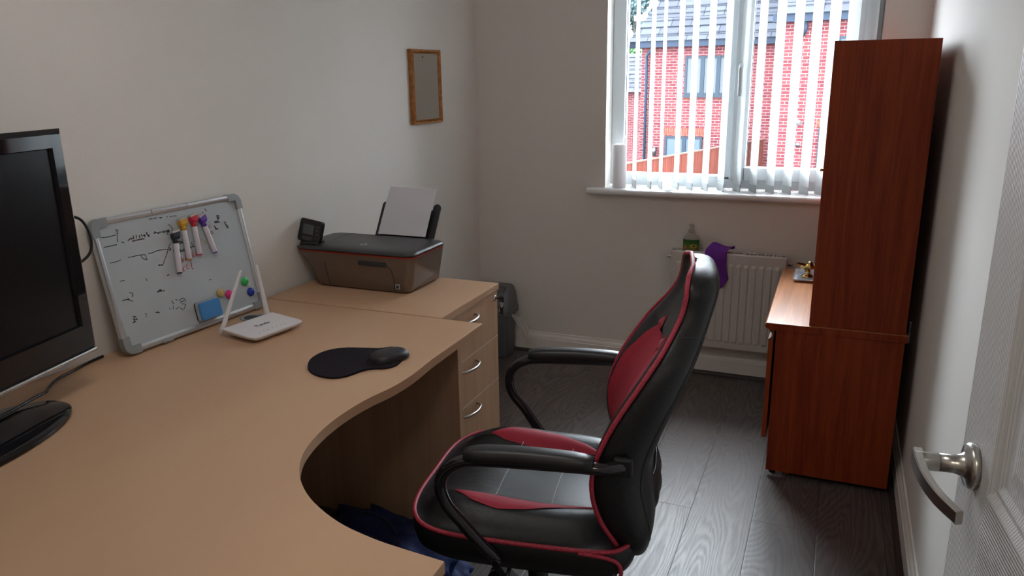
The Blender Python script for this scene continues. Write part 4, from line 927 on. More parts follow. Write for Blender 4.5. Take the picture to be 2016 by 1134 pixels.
# local X along the wall, +Y into the wall (-x world)
mw2, mh2 = 0.130, 0.166
bm = BM(); box(bm, -mw2 + 0.014, mw2 - 0.014, -0.008, -0.004, -mh2 + 0.012, mh2 - 0.012); obj('mirror_glass', bm, M['mirror'], mi_)
bm = BM()
prev = None
for ins, y in ((0.0, 0.006), (0.0, -0.010), (0.004, -0.016), (0.010, -0.015), (0.014, -0.010), (0.017, -0.013), (0.021, -0.009), (0.022, -0.006)):
    L_ = [bm.verts.new(p) for p in ((-mw2 + ins, y, -mh2 + ins * 0.9), (mw2 - ins, y, -mh2 + ins * 0.9), (mw2 - ins, y, mh2 - ins * 0.9), (-mw2 + ins, y, mh2 - ins * 0.9))]
    if prev:
        for k in range(4): bm.faces.new((prev[k], prev[(k + 1) % 4], L_[(k + 1) % 4], L_[k]))
    prev = L_
bmesh.ops.recalc_face_normals(bm, faces=bm.faces[:]); obj('gilt_frame', bm, M['gold'], mi_)
bm = BM()
for s in (-1, 1):
    for k in range(46): ico(bm, (s * (mw2 - 0.0165), -0.0125, -mh2 + 0.02 + (2 * mh2 - 0.04) * k / 45), 0.0022, 1)
for s in (-1, 1):
    for k in range(34): ico(bm, (-mw2 + 0.02 + (2 * mw2 - 0.04) * k / 33, -0.0125, s * (mh2 - 0.015)), 0.0020, 1)
b_ = obj('beaded_moulding', bm, M['gold'], mi_)
bm = BM(); ico(bm, (-0.026, -0.0085, mh2 - 0.034), 0.0035, 1); obj('mirror_spot', bm, M['black'], mi_)

# ================================================================== SIDEBOARD AND BOOKCASE (right wall)
sb = thing('sideboard', 'low teak sideboard with a moulded handle lip standing against the right wall', 'sideboard', (1.85, -0.54, 0))
def sbx(name, x0, x1, y0, y1, z0, z1, m, bev=0.0015, parent=sb, ox=1.85, oy=-0.54):
    bm = BM(); box(bm, x0 - ox, x1 - ox, y0 - oy, y1 - oy, z0, z1, bev); return obj(name, bm, m, parent)
SY0, SY1 = -0.985, -0.118
sbx('side_panel', 1.638, 2.056, SY0, SY0 + 0.018, 0.02, 0.578, M['teak'])
sbx('side_panel', 1.638, 2.056, SY1 - 0.018, SY1, 0.02, 0.578, M['teak'])
sbx('base_panel', 1.645, 2.05, SY0 + 0.018, SY1 - 0.018, 0.13, 0.148, M['teak'])
sbx('back_panel', 2.045, 2.052, SY0 + 0.018, SY1 - 0.018, 0.03, 0.578, M['teak'])
sbx('plinth', 1.70, 1.72, SY0 + 0.02, SY1 - 0.02, 0.0, 0.13, M['teakedge'])
for x, y in ((1.66, -0.95), (2.03, -0.95), (1.66, -0.14), (2.03, -0.14)):
    bm = BM(); lathe(bm, [(0, 0), (0.012, 0), (0.012, 0.021), (0, 0.021)], 12, (x - 1.85, y + 0.54, 0)); obj('glide', bm, M['blackplastic'], sb)
bm = BM()   # top with a rounded front nose
prof = [(2.062, 0.578), (1.615, 0.578), (1.604, 0.583), (1.598, 0.590), (1.5985, 0.597), (1.603, 0.6035), (2.062, 0.6035)]
loft(bm, [[(x - 1.85, y + 0.54, z) for x, z in prof] for y in (SY0 - 0.004, SY1 + 0.006)], smooth=False); bmesh.ops.recalc_face_normals(bm, faces=bm.faces[:])
bm.normal_update()
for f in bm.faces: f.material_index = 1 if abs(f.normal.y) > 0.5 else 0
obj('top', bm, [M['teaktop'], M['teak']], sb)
ym = (SY0 + SY1) / 2
for a, b in ((SY0 + 0.004, ym - 0.002), (ym + 0.002, SY1 - 0.004)):
    d_ = sbx('door', 1.613, 1.630, a, b, 0.150, 0.536, M['teak'])
    bm = BM(); prof = [(1.626, 0.577), (1.612, 0.577), (1.616, 0.570), (1.624, 0.562), (1.625, 0.552), (1.619, 0.545), (1.612, 0.540), (1.612, 0.536), (1.630, 0.536), (1.632, 0.577)]
    loft(bm, [[(x - 1.85, y + 0.54, z) for x, z in prof] for y in (a, b)], smooth=False); bmesh.ops.recalc_face_normals(bm, faces=bm.faces[:])
    obj('handle_lip', bm, M['teakedge'], d_)
bc = thing('bookcase', 'tall dark teak cabinet stacked on the sideboard seen from its side', 'bookcase', (1.90, -0.54, 0.6035))
BX0, BX1, BY0, BY1, BZ1 = 1.746, 2.056, -0.974, -0.115, 1.572
def bcx(name, x0, x1, y0, y1, z0, z1, m=M['teak'], bev=0.0012): 
    bm = BM(); box(bm, x0 - 1.90, x1 - 1.90, y0 + 0.54, y1 + 0.54, z0 - 0.6035, z1 - 0.6035, bev); return obj(name, bm, m, bc)
bcx('side_panel', BX0, BX1, BY0, BY0 + 0.018, 0.6038, BZ1); bcx('side_panel', BX0, BX1, BY1 - 0.018, BY1, 0.6038, BZ1)
bcx('top_panel', BX0, BX1, BY0 + 0.018, BY1 - 0.018, BZ1 - 0.020, BZ1 - 0.002)
bcx('bottom_panel', BX0 + 0.004, BX1, BY0 + 0.018, BY1 - 0.018, 0.6038, 0.622)
bcx('back_panel', BX1 - 0.008, BX1 - 0.002, BY0 + 0.018, BY1 - 0.018, 0.622, BZ1 - 0.02)
bcx('shelf', BX0 + 0.012, BX1 - 0.008, BY0 + 0.018, BY1 - 0.018, 0.93, 0.946); bcx('shelf', BX0 + 0.012, BX1 - 0.008, BY0 + 0.018, BY1 - 0.018, 1.25, 1.266)
bm = BM(); lathe(bm, [(0, 0), (0.004, 0), (0.004, 0.004), (0.006, 0.007), (0.004, 0.010), (0, 0.010)], 12); xform(bm, Matrix.Translation((BX0 - 1.90, BY0 + 0.009 + 0.54, 1.155 - 0.6035)) @ Matrix.Rotation(-PI / 2, 4, 'Y')); obj('catch', bm, M['brass'], bc)
so = thing('wall_socket', 'brushed metal double socket on the right wall behind the sideboard', 'socket', (2.0995, -0.63, 0.53))
bm = BM(); box(bm, -0.012, 0.0, -0.072, 0.072, -0.043, 0.043, 0.003); obj('face_plate', bm, M['nickel'], so)
bm = BM()
for y in (-0.035, 0.035):
    box(bm, -0.0135, -0.011, y - 0.004, y + 0.004, 0.006, 0.014); box(bm, -0.0135, -0.011, y - 0.014, y - 0.008, -0.012, -0.008); box(bm, -0.0135, -0.011, y + 0.008, y + 0.014, -0.012, -0.008)
obj('pin_holes', bm, M['black'], so)

# dish and brass lamp on the sideboard
ds = thing('china_dish', 'narrow white and blue china dish on the far end of the sideboard', 'dish', (1.6985, -0.265, 0.6037))
dm = mat('white_china', (0.66, 0.68, 0.74), 0.12)
bm = BM(); loft(bm, [[(x * k, y * k, z) for x, y in rrect(-0.043, 0.043, -0.10, 0.10, 0.010)] for k, z in ((0.80, 0.0), (0.86, 0.002), (1.0, 0.011), (1.0, 0.0135), (0.97, 0.0135), (0.86, 0.006), (0.80, 0.0055))]); obj('plate', bm, dm, ds)
bm = BM(); prism(bm, rrect(-0.031, 0.031, -0.078, 0.078, 0.01), 0.0054, 0.0062); lab(obj('glazed_centre', bm, noise_mat('pale_blue_glaze', (0.36, 0.44, 0.55), (0.50, 0.56, 0.64), 80, 0.2), ds), 'pale blue glazed centre')
lp = thing('oil_lamp', 'small brass oil lamp with a pointed lip standing on the white china dish', 'oil lamp', (1.711, -0.275, 0.6101))
bm = BM(); lathe(bm, [(0, 0), (0.026, 0), (0.026, 0.003), (0.020, 0.007), (0.012, 0.011), (0.009, 0.018), (0.013, 0.022), (0.009, 0.026), (0.011, 0.029), (0, 0.029)], 24); obj('foot', bm, M['brass'], lp)
bm = BM()
def leaf(k, z):
    o = []
    for i in range(32):
        a = 2 * PI * i / 32; r = 0.030 * (1 + 0.75 * max(0, math.cos(a - PI)) ** 3.5); o.append((r * k * math.cos(a), r * 0.86 * k * math.sin(a), z + (0.007 * k * max(0, math.cos(a - PI)) ** 3)))
    return o
loft(bm, [leaf(0.15, 0.028), leaf(0.55, 0.031), leaf(0.85, 0.040), leaf(1.0, 0.050), leaf(1.02, 0.052), leaf(0.96, 0.051), leaf(0.80, 0.042), leaf(0.5, 0.034), leaf(0.15, 0.032)]); obj('bowl', bm, M['brass'], lp)
bm = BM(); lathe(bm, [(0.0, 0.040), (0.016, 0.040), (0.019, 0.050), (0.015, 0.056), (0.010, 0.058), (0.012, 0.062), (0.007, 0.067), (0, 0.069)], 20, (0.006, 0, 0)); obj('lid', bm, M['brass'], lp)

# ================================================================== SWING BIN
bn_ = thing('swing_bin', 'tall dark grey swing-top bin in the corner beyond the drawer pedestal', 'bin', (0.115, -0.105, 0))
def rb(x0, x1, y0, y1, r, z, tilt=0.0): return [(x, y, z + tilt * y) for x, y in rrect(x0, x1, y0, y1, r, 5)]
bm = BM(); loft(bm, [rb(-0.095, 0.105, -0.058, 0.058, 0.02, 0.0), rb(-0.098, 0.108, -0.061, 0.061, 0.022, 0.006), rb(-0.108, 0.118, -0.071, 0.068, 0.022, 0.25), rb(-0.102, 0.112, -0.066, 0.062, 0.02, 0.252), rb(-0.098, 0.108, -0.06, 0.06, 0.02, 0.20)]); smooth_angle(obj('bin_body', bm, M['bin'], bn_), 40)
bm = BM(); loft(bm, [rb(-0.116, 0.126, -0.079, 0.076, 0.022, 0.236), rb(-0.120, 0.131, -0.083, 0.078, 0.024, 0.242), rb(-0.120, 0.131, -0.083, 0.078, 0.024, 0.268), rb(-0.116, 0.127, -0.079, 0.076, 0.024, 0.274)]); smooth_angle(obj('rim', bm, M['bin'], bn_), 40)
bm = BM(); loft(bm, [rb(-0.116, 0.127, -0.079, 0.077, 0.024, 0.274), rb(-0.113, 0.125, -0.074, 0.077, 0.026, 0.295), rb(-0.108, 0.120, -0.052, 0.076, 0.03, 0.345), rb(-0.100, 0.110, -0.018, 0.073, 0.03, 0.376), rb(-0.09, 0.10, 0.0, 0.068, 0.03, 0.384)]); smooth_angle(obj('lid_housing', bm, M['bin'], bn_), 40)
bm = BM()
A = [(-0.100, -0.0760, 0.288), (0.088, -0.0760, 0.288), (0.094, -0.072, 0.294), (0.084, -0.030, 0.366), (0.078, -0.010, 0.3825), (-0.085, -0.010, 0.3825), (-0.094, -0.030, 0.366), (-0.100, -0.072, 0.294)]
P = catmull(A, 3, True); tube(bm, [(p.x, p.y - 0.001, p.z) for p in P], 0.0013, 6, True); lab(obj('flap_gap', bm, M['black'], bn_), 'dark outline of the swing flap')
bm = BM(); lathe(bm, [(0, 0), (0.006, 0), (0.006, 0.004), (0, 0.005)], 14); xform(bm, Matrix.Translation((0.126, 0.02, 0.288)) @ Matrix.Rotation(PI / 2, 4, 'Y')); obj('hinge_pin', bm, M['bin'], bn_)
bagm = translucent_material('clear_polythene', (0.78, 0.76, 0.74), 0.5, 0.62)
rows = []
for i in range(9):
    t = i / 8; w = 0.012 + 0.055 * t ** 0.8; x = 0.130 + 0.095 * t; z = 0.240 - 0.045 * t - 0.05 * t * t; r = []
    for j in range(9):
        u = (j / 8 - 0.5); r.append((x + 0.035 * u * t + 0.12 - 0.0 - 0.115, -0.05 + 0.010 * math.sin(j * 1.9 + i) * t, z + w * u * 1.2 + 0.005 * math.sin(i * 1.7 + j * 2.3)))
    rows.append(r)
pb = cloth_sheet('plastic_bag', [[(x + 0.115, y - 0.105, z) for x, y, z in r] for r in rows], bagm, 0.0006)
tag(pb, 'clear plastic liner bag poking out from under the bin lid', 'plastic bag')

# ================================================================== BLUE JEANS CLOTH under the desk
blue = noise_mat('navy_blue_cloth', (0.010, 0.022, 0.10), (0.018, 0.040, 0.17), 9, 0.75, 0.4, bscale=200)
bb_ = thing('blue_bag', 'crumpled navy blue fabric bag slumped on the floor under the desk', 'bag', (0.66, -2.02, 0))
bm = BM()
g = bmesh.ops.create_icosphere(bm, subdivisions=5, radius=1.0)
from mathutils import noise as mnoise
for v in bm.verts:
    p = v.co.copy(); n_ = mnoise.fractal(p * 1.6, 0.9, 2.1, 4); rid = abs(mnoise.noise(p * 3.1 + Vector((3, 1, 7)))) 
    k = 1 + 0.22 * n_ - 0.25 * rid
    x = p.x * 0.30 * k; y = p.y * 0.155 * k; z = max(0.0, 0.065 + p.z * 0.075 * k + 0.02 * math.sin(p.x * 4))
    v.co = (x + 0.0, y - 0.10 * p.x, z + 0.001)
smooth_angle(obj('bag_body', bm, blue, bb_), 180)
bm = BM(); tube(bm, catmull([(-0.20, 0.06, 0.14), (-0.08, 0.03, 0.155), (0.02, -0.02, 0.12), (0.10, -0.04, 0.13), (0.20, -0.08, 0.09)], 8), 0.004, 8); obj('seam_piping', bm, mat('navy_piping', (0.02, 0.03, 0.09), 0.5), bb_)

# ================================================================== OFFICE CHAIR
chr_ = thing('office_chair', 'black and red racing-style office chair with looped armrests at the desk', 'chair', (1.16, -2.16, 0), math.radians(188))
# local frame: +X forward (towards the desk), +Y the sitter's left (towards the camera)
half = [(0.272, 0.0), (0.272, 0.09), (0.266, 0.15), (0.250, 0.20), (0.215, 0.243), (0.150, 0.266), (0.05, 0.270), (-0.08, 0.268), (-0.18, 0.262), (-0.232, 0.245), (-0.260, 0.19), (-0.266, 0.08)]
so_ = [Vector((x, y, 0)) for x, y in half] + [Vector((-0.268, 0, 0))] + [Vector((x, -y, 0)) for x, y in half[:0:-1]]
so_ = catmull(so_, 4, True)
def ztop(x, y):
    r = min(1.0, abs(y) / 0.26); ex = max(0.0, (abs(x - 0.0) - 0.19) / 0.08)
    z = 0.497 + 0.016 * math.sin(min(1, r) * PI * 0.5) ** 2 * (1 if r < 0.8 else 1)
    z += 0.020 * math.exp(-((abs(y) - 0.185) / 0.05) ** 2)
    z += 0.010 * math.exp(-((x - 0.14) / 0.09) ** 2)
    edge = max(0, r - 0.86) / 0.14
    z -= 0.010 * edge ** 2 + 0.008 * min(1.4, ex) ** 2
    q = ((abs(x) / 0.271) ** 3.2 + (abs(y) / 0.268) ** 3.2) ** (1 / 3.2)
    e = min(1.0, max(0.0, (q - 0.80) / 0.20)); e = e * e * (3 - 2 * e)
    return z * (1 - e) + 0.490 * e
bm = BM(); rings = []
for s in (0.05, 0.15, 0.28, 0.40, 0.52, 0.63, 0.73, 0.82, 0.89, 0.94, 0.98, 1.0):
    rings.append([(p.x * s, p.y * s, ztop(p.x * s, p.y * s)) for p in so_])
for s, z in ((1.012, 0.486), (1.02, 0.470), (1.02, 0.448), (1.0, 0.428), (0.96, 0.416), (0.86, 0.410), (0.5, 0.406), (0.1, 0.406)):
    rings.append([(p.x * s, p.y * s, z + (0.0 if s < 1 else 0.02 * max(0, -p.x - 0.2))) for p in so_])
loft(bm, rings); bmesh.ops.recalc_face_normals(bm, faces=bm.faces[:])
seat = obj('seat', bm, M['leather'], chr_)
bm = BM(); tube(bm, [(p.x * 1.006, p.y * 1.006, ztop(p.x, p.y) - 0.001) for p in so_], 0.0052, 8, True); lab(obj('piping', bm, M['redpipe'], seat), 'red piping')
for s in (-1, 1):    # rear corner piping dropping down the sides
    bm = BM()
    tube(bm, catmull([(-0.150, s * 0.270, 0.485), (-0.200, s * 0.268, 0.482), (-0.232, s * 0.262, 0.470), (-0.242, s * 0.256, 0.445), (-0.238, s * 0.245, 0.416)], 6), 0.0046, 8)
    lab(obj('corner_piping', bm, M['redpipe'], seat), 'red piping')
def patch(name, m, x0, x1, f_in, f_out, parent, lift=0.0016, nx=28, ny=10, zf=None, crown=0.0):
    bm = BM(); G = []
    for i in range(nx + 1):
        x = x0 + (x1 - x0) * i / nx; a, b = f_in(x), f_out(x); r = []
        for j in range(ny + 1):
            y = a + (b - a) * j / ny; r.append(bm.verts.new((x, y, ztop(x, y) + lift + crown * 4 * (j / ny) * (1 - j / ny))))
        G.append(r)
    for A, B in zip(G[:-1], G[1:]):
        for j in range(ny):
            bm.faces.new((A[j], A[j + 1], B[j + 1], B[j])).smooth = True
    bmesh.ops.recalc_face_normals(bm, faces=bm.faces[:]); 
    if bm.faces[0].normal.z < 0: bmesh.ops.reverse_faces(bm, faces=bm.faces[:])
    return obj(name, bm, m, parent)
def interp(tab, x):
    if x <= tab[0][0]: return tab[0][1]
    for (a, b), (c, d) in zip(tab[:-1], tab[1:]):
        if x <= c: 
            t = (x - a) / (c - a); t = t * t * (3 - 2 * t) * 0.3 + t * 0.7; return b + (d - b) * t
    return tab[-1][1]
t_in = [(-0.20, 0.116), (-0.12, 0.130), (-0.04, 0.136), (0.04, 0.131), (0.115, 0.138), (0.165, 0.156)]
t_out = [(-0.20, 0.121), (-0.155, 0.133), (-0.091, 0.170), (-0.014, 0.199), (0.05, 0.211), (0.108, 0.200), (0.145, 0.176), (0.165, 0.157)]
for s in (1, -1):
    lab(patch('mesh_panel', M['red'], -0.20, 0.165, lambda x: s * interp(t_in, x), lambda x: s * (interp(t_out, x) if s > 0 else interp(t_in, x) + 0.86 * (interp(t_out, x) - interp(t_in, x))), seat, 0.0012, crown=0.003), 'red mesh crescent panel')
patch('perforated_panel', M['leatherdot'], -0.21, 0.070, lambda x: -interp(t_in, x) + 0.002, lambda x: interp(t_in, x) - 0.002, seat, 0.0012)
bm = BM()
for x in (0.071, -0.066):
    P = [(x + 0.010 * (1 - (y / 0.14) ** 2), y, ztop(x, y) + 0.002) for y in [-0.142 + 0.284 * k / 20 for k in range(21)]]
    tube(bm, P, 0.0011, 6)
obj('cross_stitching', bm, M['seam'], seat)
bm = BM()
for s in (1, -1): tube(bm, [(0.162 + 0.062 * t, s * (0.150 - 0.004 * t + 0.02 * t * t), ztop(0.162 + 0.062 * t, s * 0.15) + 0.0012) for t in [k / 8 for k in range(9)]], 0.0009, 5)
obj('corner_stitching', bm, mat('black_seam', (0.03, 0.03, 0.03), 0.6), seat)

# backrest: horizontal sections from z 0.41 to 1.14
T_s = [(0.405, -0.255), (0.44, -0.235), (0.50, -0.210), (0.56, -0.180), (0.62, -0.163), (0.68, -0.163), (0.74, -0.182), (0.80, -0.212), (0.88, -0.262), (0.94, -0.303), (0.99, -0.330), (1.03, -0.340), (1.055, -0.342), (1.072, -0.346), (1.082, -0.356)]
T_w = [(0.405, 0.10), (0.42, 0.150), (0.45, 0.195), (0.50, 0.228), (0.56, 0.246), (0.64, 0.256), (0.74, 0.254), (0.82, 0.246), (0.88, 0.232), (0.92, 0.210), (0.95, 0.182), (0.98, 0.160), (1.01, 0.150), (1.04, 0.146), (1.058, 0.134), (1.072, 0.106), (1.082, 0.058)]
T_b = [(0.405, -0.272), (0.44, -0.282), (0.50, -0.290), (0.56, -0.286), (0.64, -0.280), (0.72, -0.300), (0.84, -0.348), (0.92, -0.376), (1.0, -0.400), (1.04, -0.408), (1.06, -0.405), (1.073, -0.396), (1.082, -0.380)]
def lin(tab, z):
    # smooth (catmull) interpolation of a table
    if z <= tab[0][0]: return tab[0][1]
    if z >= tab[-1][0]: return tab[-1][1]
    for i in range(len(tab) - 1):
        if tab[i][0] <= z <= tab[i + 1][0]:
            x0, y0 = tab[i]; x1, y1 = tab[i + 1]; h = x1 - x0; t = (z - x0) / h
            m0 = (y1 - tab[i - 1][1]) / (x1 - tab[i - 1][0]) if i > 0 else (y1 - y0) / h
            m1 = (tab[i + 2][1] - y0) / (tab[i + 2][0] - x0) if i + 2 < len(tab) else (y1 - y0) / h
            return (2 * t ** 3 - 3 * t * t + 1) * y0 + (t ** 3 - 2 * t * t + t) * h * m0 + (-2 * t ** 3 + 3 * t * t) * y1 + (t ** 3 - t * t) * h * m1
def front_x(z, y):
    s, w = lin(T_s, z), max(0.03, lin(T_w, z)); r = min(1, abs(y) / w)
    hollow = 0.030 if z < 0.9 else 0.012
    k = max(0, 1 - (r / 0.82) ** 3)
    bol = 0.010 * math.exp(-((r - 0.84) / 0.12) ** 2)
    return s - 0.004 - hollow * k * min(1, w / 0.15) + bol
def section(z):
    s, w, b = lin(T_s, z), lin(T_w, z), lin(T_b, z); ring = []
    nf = 24
    for i in range(nf + 1):
        y = -w + 2 * w * i / nf; ring.append((front_x(z, y), y, z))
    for i in range(1, 24):
        a = PI * i / 24; c = math.cos(a); y = w * math.copysign(abs(c) ** 0.55, c); x = s - 0.006 + (b - s) * abs(math.sin(a)) ** 0.62
        ring.append((x, y, z))
    return ring
zs_ = [0.405 + (1.082 - 0.405) * k / 64 for k in range(65)]
bm = BM(); loft(bm, [section(z) for z in zs_]); bmesh.ops.recalc_face_normals(bm, faces=bm.faces[:])
back = obj('backrest', bm, M['leather'], chr_)
s_ = back.modifiers.new('sub', 'SUBSURF'); s_.levels = 0; s_.render_levels = 1
bm = BM()
zz = [0.42 + (1.0815 - 0.42) * k / 60 for k in range(61)]
side = [Vector((lin(T_s, z) + 0.0005, lin(T_w, z) + 0.001, z)) for z in zz]
loop = side + [Vector((lin(T_s, 1.082) + 0.001, y, 1.0850)) for y in (0.02, 0, -0.02)] + [Vector((p.x, -p.y, p.z)) for p in side[::-1]] + [Vector((lin(T_s, 0.41), y, 0.412)) for y in (-0.10, -0.05, 0.0, 0.05, 0.10)]
tube(bm, loop, 0.0052, 8, True); lab(obj('piping', bm, M['redpipe'], back), 'red piping')
def bpatch(name, m, z0, z1, f_in, f_out, lift=0.0015, nz=34, ny=12, crown=0.0):
    bm = BM(); G = []
    for i in range(nz + 1):
        z = z0 + (z1 - z0) * i / nz; a, b = f_in(z), f_out(z); r = []
        for j in range(ny + 1):
            y = a + (b - a) * j / ny; r.append(bm.verts.new((front_x(z, y) + lift + crown * 4 * (j / ny) * (1 - j / ny), y, z)))
        G.append(r)
    for A, B in zip(G[:-1], G[1:]):
        for j in range(ny): bm.faces.new((A[j], A[j + 1], B[j + 1], B[j])).smooth = True
    bm.normal_update()
    if sum(f.normal.x for f in bm.faces) < 0: bmesh.ops.reverse_faces(bm, faces=bm.faces[:])
    return obj(name, bm, m, back)
t_bo = [(0.52, 0.150), (0.60, 0.188), (0.70, 0.200), (0.78, 0.196), (0.85, 0.168), (0.90, 0.118), (0.925, 0.078)]
t_bi = [(0.52, 0.0), (0.70, 0.0), (0.86, 0.0), (0.90, 0.035), (0.925, 0.078)]
for s in (1, -1): lab(bpatch('mesh_panel', M['red'], 0.52, 0.925, lambda z: s * interp(t_bi, z), lambda z: s * interp(t_bo, z), 0.002, crown=0.003), 'red mesh panel')
bm = BM()   # seam across the shell where the wing meets the headrest, and the long seam down the rear
def shell(z, a):
    s, w, b = lin(T_s, z), lin(T_w, z), lin(T_b, z); c = math.cos(a)
    return Vector((s - 0.006 + (b - s) * abs(math.sin(a)) ** 0.62, w * math.copysign(abs(c) ** 0.55, c), z))
for s in (0, 1):
    A = [shell(0.955 + 0.012 * t - 0.03 * t * t, (0.06 + 0.9 * t) if s == 0 else PI - (0.06 + 0.9 * t)) for t in [k / 16 for k in range(17)]]
    tube(bm, A, 0.0016, 6)
    A = [shell(0.47 + 0.58 * t, (0.92 - 0.20 * math.sin(t * PI)) if s == 0 else PI - (0.92 - 0.20 * math.sin(t * PI))) for t in [k / 40 for k in range(41)]]
    tube(bm, A, 0.0016, 6)
obj('shell_seam', bm, M['black'], back)
# loose zipped rear cover hanging below the shell
rows = []
for i in range(10):
    t = i / 9; z = 0.60 - 0.155 * t; r = []
    for j in range(15):
        u = j / 14 - 0.5; y = u * 2 * (0.17 - 0.05 * t)
        x = -0.292 - 0.026 * math.sin(t * PI * 0.75) * (1 - (2 * u) ** 4) + 0.055 * (2 * u) ** 4 + 0.045 * t * t + 0.008 * math.sin(j * 1.8 + i * 0.9) * t
        r.append((x, y, z + 0.010 * math.sin(j * 1.3) * t))
    rows.append(r)
rc = cloth_sheet('rear_cover', rows, M['leather'], 0.003, back)
bm = BM(); tube(bm, [(r[0] - 0.002, r[1], r[2] - 0.002) for r in rows[-1]], 0.0030, 6); obj('cover_hem', bm, M['leather'], rc)
back.rotation_euler = (0, 0, math.radians(3.7)); back.location = (0, 0.018, 0)
for s in (1, -1):
    bm = BM()
    A = [(-0.245, s * 0.262, 0.700), (-0.205, s * 0.290, 0.703), (-0.16, s * 0.294, 0.704), (-0.05, s * 0.294, 0.700), (0.06, s * 0.294, 0.694), (0.105, s * 0.294, 0.684), (0.138, s * 0.294, 0.658), (0.150, s * 0.294, 0.622), (0.138, s * 0.294, 0.580), (0.105, s * 0.293, 0.540), (0.065, s * 0.292, 0.494), (0.035, s * 0.288, 0.462), (0.028, s * 0.272, 0.448), (0.028, s * 0.24, 0.440)]
    if s < 0: A = [(x, y, z + 0.012 if z > 0.5 else z) for x, y, z in A]
    tube(bm, catmull(A, 6), 0.0135, 16)
    arm = obj('armrest', bm, M['steelblack'], chr_)
    bm = BM(); rings = []
    dz = 0.012 if s < 0 else 0
    for i in range(15):
        t = i / 14; x = -0.185 + 0.275 * t; k = 1.0 if 0 < i < 14 else 0.72
        if i in (1, 13): k = 0.93
        zc = 0.714 + dz + 0.006 * math.sin(t * PI) - 0.008 * t; ring = []
        for q in range(20):
            a = 2 * PI * q / 20; ring.append((x + (0.006 if i == 0 else -0.006 if i == 14 else 0) * 0, s * 0.294 + 0.0235 * k * math.copysign(abs(math.cos(a)) ** 0.7, math.cos(a)), zc + 0.0175 * k * math.copysign(abs(math.sin(a)) ** 0.8, math.sin(a))))
        rings.append(ring)
    loft(bm, rings); bmesh.ops.recalc_face_normals(bm, faces=bm.faces[:]); obj('arm_pad', bm, M['pad'], arm)
    bm = BM(); box(bm, -0.262, -0.222, s * 0.268 - 0.008, s * 0.268 + 0.008, 0.680 + dz, 0.722 + dz, 0.005); lathe(bm, [(0, 0), (0.007, 0), (0.007, 0.004), (0, 0.006)], 10, (-0.242, s * 0.27, 0.70)); obj('back_bracket', bm, M['blackplastic'], arm)
    bm = BM(); tube(bm, [(0.028, s * 0.270, 0.450), (0.028, s * 0.300, 0.450)], 0.0085, 10); tube(bm, [(0.060, s * 0.270, 0.478), (0.060, s * 0.290, 0.478)], 0.006, 8); obj('bolt', bm, M['steelblack'], arm)
bm = BM(); box(bm, -0.12, 0.10, -0.09, 0.09, 0.372, 0.408, 0.006); box(bm, -0.24, -0.10, -0.035, 0.035, 0.378, 0.392, 0.004); tube(bm, [(0.02, 0.08, 0.385), (0.02, 0.20, 0.380), (0.02, 0.235, 0.372)], 0.005, 8); obj('tilt_mechanism', bm, M['blackplastic'], chr_)
bm = BM(); tube(bm, catmull([(-0.20, 0, 0.385), (-0.232, 0, 0.388), (-0.252, 0, 0.405), (-0.252, 0, 0.44)], 5), 0.010, 10, flat=1.6); obj('back_bar', bm, M['blackplastic'], chr_)
bm = BM(); lathe(bm, [(0.0, 0.06), (0.033, 0.06), (0.031, 0.20), (0.026, 0.20), (0.026, 0.255), (0.020, 0.257), (0.020, 0.34), (0.014, 0.342), (0.014, 0.375), (0, 0.375)], 28); obj('gas_lift_column', bm, M['blackplastic'], chr_)
bm = BM(); lathe(bm, [(0, 0.058), (0.045, 0.058), (0.048, 0.075), (0.046, 0.115), (0.036, 0.120), (0, 0.120)], 28); hub = obj('base_hub', bm, M['blackplastic'], chr_)
for k in range(5):
    a = 2 * PI * k / 5 + 0.35; ca_, sa_ = math.cos(a), math.sin(a); bm = BM(); rings = []
    for t in (0, 0.5, 1.0):
        c = Vector((ca_ * (0.03 + 0.265 * t), sa_ * (0.03 + 0.265 * t), 0.100 - 0.022 * t)); w = 0.026 - 0.008 * t; h = 0.018 - 0.007 * t; n_ = Vector((-sa_, ca_, 0))
        rings.append([c + n_ * w * p + Vector((0, 0, h * q)) for p, q in ((-1, -1), (1, -1), (1, 0.6), (0.6, 1), (-0.6, 1), (-1, 0.6))])
    loft(bm, rings, smooth=False); bmesh.ops.recalc_face_normals(bm, faces=bm.faces[:]); leg = obj('base_leg', bm, M['blackplastic'], chr_)
    bm = BM(); c = Vector((ca_ * 0.285, sa_ * 0.285, 0.028)); b2 = a + 0.9; n_ = Vector((-math.sin(b2), math.cos(b2), 0))
    for q in (-1, 1):
        tube(bm, [c + n_ * (q * 0.006), c + n_ * (q * 0.022)], 0.0275, 22)
    tube(bm, [c + Vector((0, 0, 0.0)), c + Vector((0, 0, 0.055))], 0.007, 10); obj('caster', bm, M['blackplastic'], leg)

